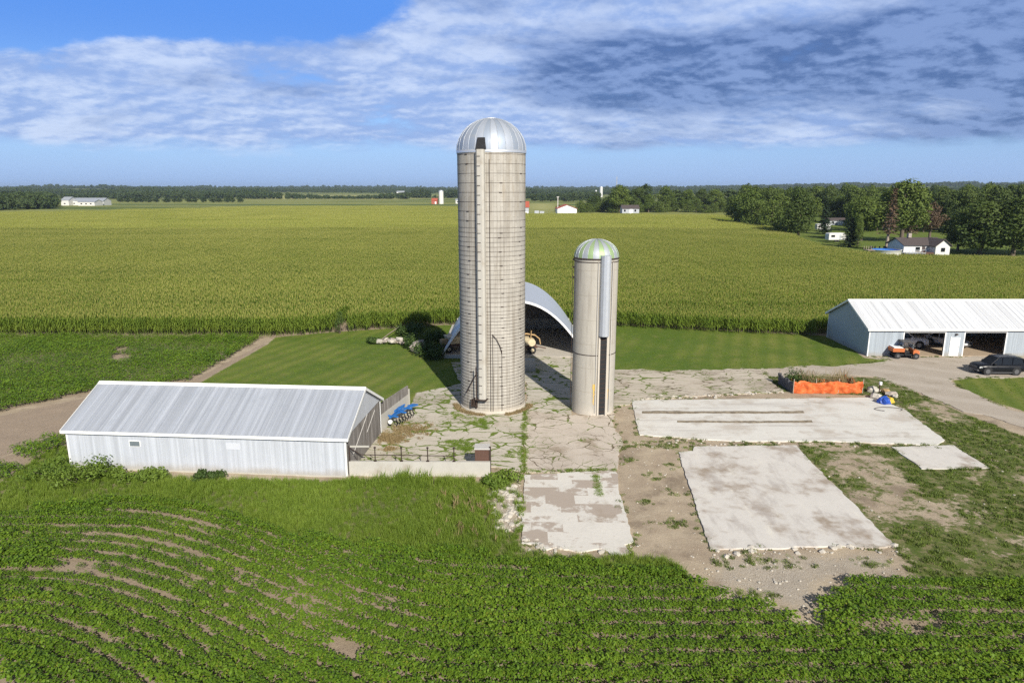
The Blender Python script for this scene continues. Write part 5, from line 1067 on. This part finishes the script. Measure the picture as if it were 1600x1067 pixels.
# far woods that read as one mass
def woods():
    rg = np.random.default_rng(31); FP = [PRO['f'][i].children[0].data for i in range(3)]
    lo = []
    for i in range(3):
        r2 = np.random.default_rng(840+i); lobes = [(r2.normal(0, 2.2), r2.normal(0, 2.2), r2.uniform(4, 12), r2.uniform(2.2, 3.4), r2.uniform(2.2, 3.4), r2.uniform(2, 3)) for _ in range(9)]
        V, Q = leaf_cloud(r2, lobes, 420, 1.7, .5); lo.append(proto('wood_crown', np_mesh('wood_crown', V, Q, [M['fartree']])))
    def band(name, label, P, S):
        P = np.asarray(P); z = far_rise(P[:,0], P[:,1]); o = scatter(name, np.c_[P, z-1.5], rg.random(len(P))*6.283, S, lo); tag(o, label, kind='stuff')
    # left wood
    q = GP([(-120,331),(0,329),(40,328),(92,326.5),(70,316),(-200,316)]); X, Y = fill(q, .012, rg); ed = (pdist(q, X, Y) < 400); X, Y = X[ed], Y[ed]; band('wood', 'dark wood at the far left edge of the fields', np.c_[X, Y], rg.uniform(.85, 1.25, len(X))*(.55+.45*np.clip((G(95,327)[0]+20-X)/60, .3, 1)))
    P, S = [], []
    for (pa, pb, py, dep, n, s0, s1) in ((95, 640, 311.2, 60, 420, .6, .95), (600, 720, 309.5, 60, 70, .5, .8), (-120, 420, 307.5, 400, 1400, .8, 1.3), (400, 730, 304.5, 500, 900, .8, 1.2), (815, 935, 311, 120, 260, .8, 1.25), (815, 1700, 306, 500, 2600, .9, 1.35), (-200, 1800, 302.8, 900, 4200, 1.0, 1.5), (-300, 1900, 300.4, 1800, 6000, 1.2, 1.8)):
        f = rg.random(n); px = pa+(pb-pa)*f; Q = np.array([G(a, py) for a in px]); k = (1+rg.random(n)*dep/Q[:,1]); Q = Q*k[:, None]; P.append(Q); S.append(rg.uniform(s0, s1, n)*(.30+.85*vnoise(Q[:,0], Q[:,1], 170, 71)+.50*vnoise(Q[:,0], Q[:,1], 520, 72)))
    band('distant_woods', 'long belts of distant woodland along the horizon', np.concatenate(P), np.concatenate(S))
woods()
# ================================================================ SHRUBS AND STONES NEAR THE FARM
def shrub(name, loc, w_, h, mat, label, group=None, n=900, size=.16, stem=True, seed=1):
    rg = np.random.default_rng(seed); t = thing(name, label, 'shrub', loc, 0, group)
    lobes = [(rg.normal(0, w_*.24), rg.normal(0, w_*.2), h*rg.uniform(.3, .68), w_*rg.uniform(.2, .34), w_*rg.uniform(.2, .3), h*rg.uniform(.25, .36)) for _ in range(8)]
    V, Q = leaf_cloud(rg, lobes, n, size, .35); o = link(bpy.data.objects.new('foliage', np_mesh('foliage', V, Q, [mat]))); o.parent = t
    if stem:
        s = MB(); 
        for l in lobes: s.tube([(l[0]*.2, l[1]*.2, 0), (l[0]*.8, l[1]*.8, l[2])], [.03, .012], 4)
        s.build('stem', M['bark'], t)
    return t
for i, (px, py, w_, h, lb) in enumerate(((650, 545, 3.0, 2.1, 'dark rounded shrub left of the boulder by the arched barn'), (668, 556, 3.0, 2.0, 'low shrub in front of the boulder in the silo shadow'), (682, 540, 3.2, 2.2, 'dark shrub right of the boulder, touching the barn arch'), (676, 562, 2.4, 1.5, 'small brownish shrub beside the front corner of the barn arch'), (645, 528, 3.2, 2.2, 'shrub at the corn edge behind the stone heap'), (630, 522, 1.6, 1.4, 'small green bush between the corn and the stone heap'), (583, 537, 1.8, .8, 'low green clump at the left end of the stone heap'))):
    shrub('shrub', (*G(px, py), 0), w_, h, M['shrub'], lb, None, 1100, .20, True, 900+i)
shrub('bare_shrub', (*G(531, 521), 0), 1.0, 3.2, M['shrub'], 'thin dark bush standing in a notch of the corn edge', None, 420, .14, True, 930)
me = stone_mesh('boulder', 640, M['rock'], 2, .9); o = link(bpy.data.objects.new('boulder', me)); o.location = (*G(653, 546), 1.0); o.location = (*G(655, 552), .75); o.scale = (1.5, 1.3, 1.9); tag(o, 'big grey boulder among the shrubs left of the arched barn', 'boulder')
rs = random.Random(21)
for i in range(16):
    px, py = 594+i*2.6+rs.uniform(-2, 2), 537+rs.uniform(-3.5, 2.5); s = rs.uniform(.45, 1.15); o = link(bpy.data.objects.new('field_stone', stone_mesh('field_stone', 650+i, M['rock'] if i % 3 else M['rubble'], 1, .6)))
    o.location = (*G(px, py), s*.22+rs.uniform(0, .3)); o.scale = (s,)*3; o.rotation_euler = (rs.uniform(-.3,.3), rs.uniform(-.3,.3), rs.random()*6); tag(o, 'tan stone in the heap at the corn edge', 'stone', 'stones in the heap at the corn edge')
b = MB()
for k in range(4): b.tube([(*G(596+k*3, 537-k), .5+.1*k), (*G(616+k*3, 528-k), .9+.1*k)], .05, 5)
tag(b.build('branch_pile', M['barkpale']), 'pale dead branches lying across the stone heap', 'branches')
for i, (px, py, w_, h, lb) in enumerate(((133, 752, 3.2, 1.5, 'broad leafy weed clump at the left corner of the metal shed'), (150, 748, 2.6, 1.2, 'rounded weed clump below the left end of the shed wall'), (185, 751, 1.6, .8, 'low weed clump below the shed wall, left of the window'), (228, 752, 1.5, .9, 'weed clump below the shed window'), (245, 752, 1.3, .75, 'short weed clump right below the shed window'), (315, 751, .9, .8, 'small dark weed beneath the middle of the shed wall, left one of two'), (337, 751, .9, .85, 'small dark weed beneath the middle of the shed wall, right one of two'),
    (785, 752, 1.8, .8, 'dark green weed clump at the right end of the low wall'), (770, 760, 1.2, .6, 'low weed clump in front of the right end of the low wall'), (85, 742, 2.8, 1.3, 'tall yellow green weed clump left of the metal shed'))):
    shrub('weed_clump', (*G(px, py), 0), w_, h, M['weedbright'] if i not in (5, 6) else M['shrub'], lb, None, 900, .13, True, 950+i)
shrub('garden_bush', (EX+.9, EY+1.7, 0), 2.2, 1.9, M['shrub'], 'green bush growing inside the orange enclosure', None, 800, .14, True, 970)
shrub('garden_bush', (EX+2.3, EY+1.9, 0), 1.5, 1.3, M['weed'], 'smaller weed bush right of the green bush inside the orange enclosure', None, 500, .12, True, 971)
rg0 = np.random.default_rng(14); n = 85; pr = [proto('stalk', tuft_mesh('dry_stalk', 510+i, 9, 1.75, .16, .035, M['dry'])) for i in range(3)]
o = scatter('dry_stalks', np.c_[EX+1.2+rg0.random(n)*(EL-1.4), EY+.5+rg0.random(n)*2.4, np.zeros(n)], rg0.random(n)*6.28, rg0.uniform(.6, 1.1, n), pr); tag(o, 'tan dry stalks standing inside the orange enclosure', kind='stuff')
# flowers and clods in the tall grass by the rubble
n = 46; pr = [proto('flower', tuft_mesh('white_flower', 520, 8, .62, .12, .05, M['dry']))]
Q = np.concatenate([np.array(G(718, 795))+rg0.normal(0, .8, (26, 2)), np.array(G(712, 828))+rg0.normal(0, .8, (20, 2))]); tag(scatter('wild_flowers', np.c_[Q, np.zeros(n)], rg0.random(n)*6, rg0.uniform(.6, 1, n), pr), 'pale seed heads in the tall grass near the rubble', kind='stuff')
# ================================================================ FAR BUILDINGS
M['redroof'] = plain('red_roof', (.42, .10, .06), .7, 0, .15, .5); M['brownroof'] = plain('brown_shingle', (.085, .068, .066), .9, 0, .25, 1.5); M['siding'] = plain('white_siding', (.66, .65, .63), .6, 0, .06, .6); M['greysiding'] = plain('grey_siding_far', (.42, .44, .47), .7, 0, .1, .4)
def house(name, label, cat, loc, rz, L, Wd, He, Hr, wall, roof, wins=(), doors=(), over=.4, gable_front=False, wing=None):
    t = thing(name, label, cat, loc, rz)
    def hall(x0, x1, y0, y1, axis):
        w_ = MB()
        if axis == 'x': w_.prism([(y0, 0), (y1, 0), (y1, He), ((y0+y1)/2, Hr), (y0, He)], 'x', x0, x1)
        else: w_.prism([(x0, 0), (x1, 0), (x1, He), ((x0+x1)/2, Hr), (x0, He)], 'y', y0, y1)
        w_.build('wall', wall, t); r = MB(); a0, a1, b0, b1 = (y0, y1, x0, x1) if axis == 'x' else (x0, x1, y0, y1); mid = (a0+a1)/2; sl = (Hr-He)/(mid-a0)
        for e in (a0-over, a1+over):
            zE = He-sl*over+.03; pts = [(e, zE), (mid, Hr+.03), (mid, Hr+.22), (e, zE+.19)]; r.prism(pts, axis, b0-over, b1+over)
        return r.build('roof', roof, t)
    hall(0, L, 0, Wd, 'y' if gable_front else 'x')
    if wing: hall(*wing, 'y')
    for (x, y, w_, z0, z1) in wins:
        f = MB().box(x-.06, x+w_+.06, y-.06, y-.005, z0-.06, z1+.06).build('window', M['white'], t); MB().box(x, x+w_, y-.09, y-.061, z0, z1).build('pane', M['glass'], f)
    for (x, y, w_, z1, mt) in doors: MB().box(x, x+w_, y-.06, y-.005, .05, z1).build('door', M[mt], t)
    return t
x, y = G(1411, 397.5); bw = house('bungalow', 'white bungalow with a dark brown roof beside the pool', 'house', (x, y, 0), R_(4), 11.5, 7.5, 2.6, 4.2, M['siding'], M['brownroof'], ((3.4, 0, 1.3, .9, 2.0), (8.7, -3.0, 1.2, .9, 2.0)), ((5.3, 0, .95, 2.1, 'brownroof'),), .5, False, (7.2, 11.3, -3.0, 4.0))
MB().box(3.4, 7.1, -2.6, -.05, .3, .7).build('deck', M['rust'], bw); MB().box(3, 3.9, 3.0, 3.9, 4.4, 5.6).build('chimney', M['rock'], bw)
dk = MB(); dk.box(-1.4, 4.4, -3.2, -.1, .5, .65); [dk.box(-1.4+k*.95, -1.34+k*.95, -3.2, -3.14, 0, 1.5) for k in range(7)]; dk.box(-1.4, 4.4, -3.2, -3.14, 1.42, 1.5); dk.build('side_deck', M['greysiding'], bw)
x, y = G(1384, 398); p = thing('swimming_pool', 'round above-ground pool with blue water beside the bungalow', 'pool', (x, y, 0)); MB().lathe([(3.7, 0), (3.75, 1.35), (3.9, 1.38), (3.9, 1.45), (3.62, 1.45)], 32).build('pool_wall', M['siding'], p); MB().lathe([(3.60, 1.44), (3.58, .4)], 32).build('pool_liner', M['blue'], p); MB().lathe([(.001, .95), (3.58, .95)], 32).build('pool_water', plain('pool_water', (.03, .22, .62), .6, 0, .1, .5, .1), p); 
d_ = MB(); d_.box(-5.6, -3.6, -1.2, 1.4, 1.2, 1.35); [d_.box(-5.6+k*.65, -5.5+k*.65, 1.3, 1.4, 0, 2.3) for k in range(4)]; d_.build('pool_deck', M['barkpale'], p)
for i in range(6):
    x, y = G(1362+i*7, 393); o = MB(); o.box(-.3, .3, -.3, .3, .35, .45); o.box(-.3, .3, .25, .32, .45, 1.0); [o.box(sx-.03, sx+.03, sy-.03, sy+.03, 0, .36) for sx in (-.27, .27) for sy in (-.27, .27)]; c = o.build('garden_chair', M['black']); c.location = (x, y, .0); c.rotation_euler.z = i*.7; c.scale = (1.5,)*3; tag(c, 'dark garden chair standing behind the pool', 'chair', 'garden chairs behind the pool')
def camper(px, py, rz, L, label):
    x, y = G(px, py); t = thing('camper', label, 'trailer', (x, y, 0), rz)
    b = MB(); b.prism([(-L/2, .7), (L/2-.4, .7), (L/2, 1.3), (L/2-.2, 2.6), (L/2-1.0, 3.1), (-L/2+.3, 3.1), (-L/2, 2.8)], 'y', -1.2, 1.2); b.build('body', M['siding'], t, .12)
    MB().box(-L/2+.8, -L/2+2.2, -1.24, -1.201, 1.7, 2.4).build('window', M['glass'], t); MB().box(.6, 1.3, -1.24, -1.201, .8, 2.6).build('door', M['greysiding'], t)
    for wx in (-.6, .4): MB().cyl((wx, -1.0, .4), (0, 1, 0), .4, .3, 14).build('wheel', M['black'], t)
    MB().tube([(L/2-.3, 0, .7), (L/2+1.0, 0, .6)], .06, 5).build('hitch', M['steel'], t)
camper(1305, 378, R_(8), 6.5, 'white camper trailer partly hidden behind the small dark spruce'); camper(1285, 361, R_(0), 6.0, 'dark windowed white trailer in the shade left of the camper')
o = house('garage', 'low grey garage behind the white camper', 'garage', (*G(1296, 352), 0), 0, 9, 6, 2.4, 3.4, M['greysiding'], M['brownroof'], ((1, 0, 1.2, 1, 1.9),), ((4, 0, 2.6, 2.2, 'white'),))
x, y = G(870.5, 338); y = 478; k = (y*CP+H_CAM*SP)/FPX; X = lambda px: (px-800)*k
house('white_barn', 'white barn with a red roof edge standing at the far end of the corn', 'barn', (X(871), y, 0), 0, X(901)-X(871), 22, 4.9, 7.4, M['white'], M['redroof'], (), ((4, 0, 5, 3.6, 'whitetrim'),), .5, True)
b = MB(); b.box(X(872), X(872)+.5, y+8, y+8.5, 0, 12.5); b.box(X(872)-.6, X(872)+1.1, y+8.1, y+8.4, 12.4, 12.9); tag(b.build('utility_pole', M['pipe']), 'pale pole rising behind the white barn', 'pole')
house('red_roofed_barn', 'barn with a red roof just right of the tall silo', 'barn', (X(806), y-2, 0), 0, X(826)-X(806), 14, 6.0, 9.6, M['greysiding'], M['redroof'], ((2, 0, 1.2, 1.5, 2.6),), ((6.5, 0, 2, 3, 'white'),), .5)
house('small_house', 'small brown roofed house under trees right of the white barn', 'house', (X(977), y+14, 0), 0, 12, 9, 4.6, 6.8, M['greysiding'], M['brownroof'], ((1.2, 0, 1.3, 2.4, 3.9), (8.6, 0, 1.3, 2.4, 3.9)), ((5.2, 0, 2.2, 4.2, 'white'),))
b = MB(); b.box(0, 3, 0, 2, 0, 3.6); b.box(3.6, 6.6, .4, 2, 0, 3.1); b.box(3.5, 6.7, .3, 2.1, 3.11, 3.3); o = b.build('storage_bin', M['greysiding']); o.location = (X(835), y-3, 0); tag(o, 'grey storage bins between the red roofed barn and the white barn', 'bin')
for (px0, w_, dy, hh, lb) in ((104, 58, 0, 8.2, 'far white livestock barn in the left fields, the longest one'), (96, 12, -8, 9.5, 'small white shed at the left end of the far livestock barn'), (122, 26, -20, 6.6, 'lower white shed in front of the far livestock barn')):
    yy = 800+dy; k2 = (yy*CP+H_CAM*SP)/FPX; house('livestock_barn', lb, 'barn', ((px0-800)*k2, yy, 0), 0, w_*k2, 16, hh*.62, hh, M['siding'], M['galv'], tuple((3+q*5.2, 0, 2, 1.6, 2.8) for q in range(int(w_*k2/5.6))), ())
def far_silo(px, yy, r, h, label, z=0, leg=True):
    k2 = (yy*CP+H_CAM*SP)/FPX; t = thing('far_silo', label, 'silo', ((px-800)*k2, yy, z)); MB().lathe([(r, 0), (r, h)], 20).build('wall', M['siding'], t); MB().lathe(dome_profile(r*1.02, r*.6, 8), 20).build('dome', M['galv'], t).location.z = h
far_silo(689.5, 880, 3.0, 15.5, 'far white silo beside the red barn left of the tall silo'); far_silo(939, 1500, 3.4, 21, 'white silo far off, right of the white barn', 2); far_silo(931, 1520, 2.0, 14, 'thin far silo left of the other far white silo', 2)
k2 = (880*CP+H_CAM*SP)/FPX; house('red_barn', 'red barn far off just left of the tall silo', 'barn', ((675-800)*k2, 876, 0), 0, 8.5*k2, 12, 4.2, 7.0, M['redroof'], M['redroof'], ((1.5, 0, 1, 1.5, 2.6),), ((4, 0, 2, 3, 'white'),))
for px, yy, w_, h, lb in ((620, 1500, 16, 9, 'far grey farm building on the skyline left of the silo'), (712, 900, 7, 6, 'far pale shed right of the far white silo')):
    k2 = (yy*CP+H_CAM*SP)/FPX; house('farm_building', lb, 'barn', ((px-800)*k2, yy, 6 if yy > 1000 else 0), 0, w_, 10, h*.7, h, M['siding'], M['galv'], ((1.5, 0, 1.5, 1.5, 3),), ())
yy = 1900; k2 = (yy*CP+H_CAM*SP)/FPX; ms = MB(); 
for s in ((-1.2,-1.2), (1.2,-1.2), (0,1.2)): ms.tube([(s[0], s[1], 0), (s[0]*.5, s[1]*.5, 52)], .32, 5)
for z_ in range(4, 52, 4): q = 1-.5*z_/52; ms.tube([(-1.2*q, -1.2*q, z_), (1.2*q, -1.2*q, z_+4), (0, 1.2*q, z_), (-1.2*q, -1.2*q, z_+4)], .14, 4)
ms.tube([(0, 0, 51.5), (0, 0, 56)], .2, 5); o = ms.build('radio_mast', M['pipe']); o.location = ((963-800)*k2, yy, 0); tag(o, 'thin lattice radio mast on the skyline', 'mast')
# ================================================================ HAZE
def haze():
    m = bpy.data.materials.new('haze'); m.use_nodes = True; t = NT(m.node_tree)
    v = t.n('ShaderNodeVolumePrincipled', {'Color': (.72, .86, 1.0), 'Density': .00009, 'Anisotropy': .2}); t.n('ShaderNodeOutputMaterial', {'Volume': v.outputs[0]})
    o = MB().box(-9000, 9000, -700, 9500, -2, 75).build('haze', m); tag(o, 'thin blue summer haze over the fields', kind='stuff')
haze()
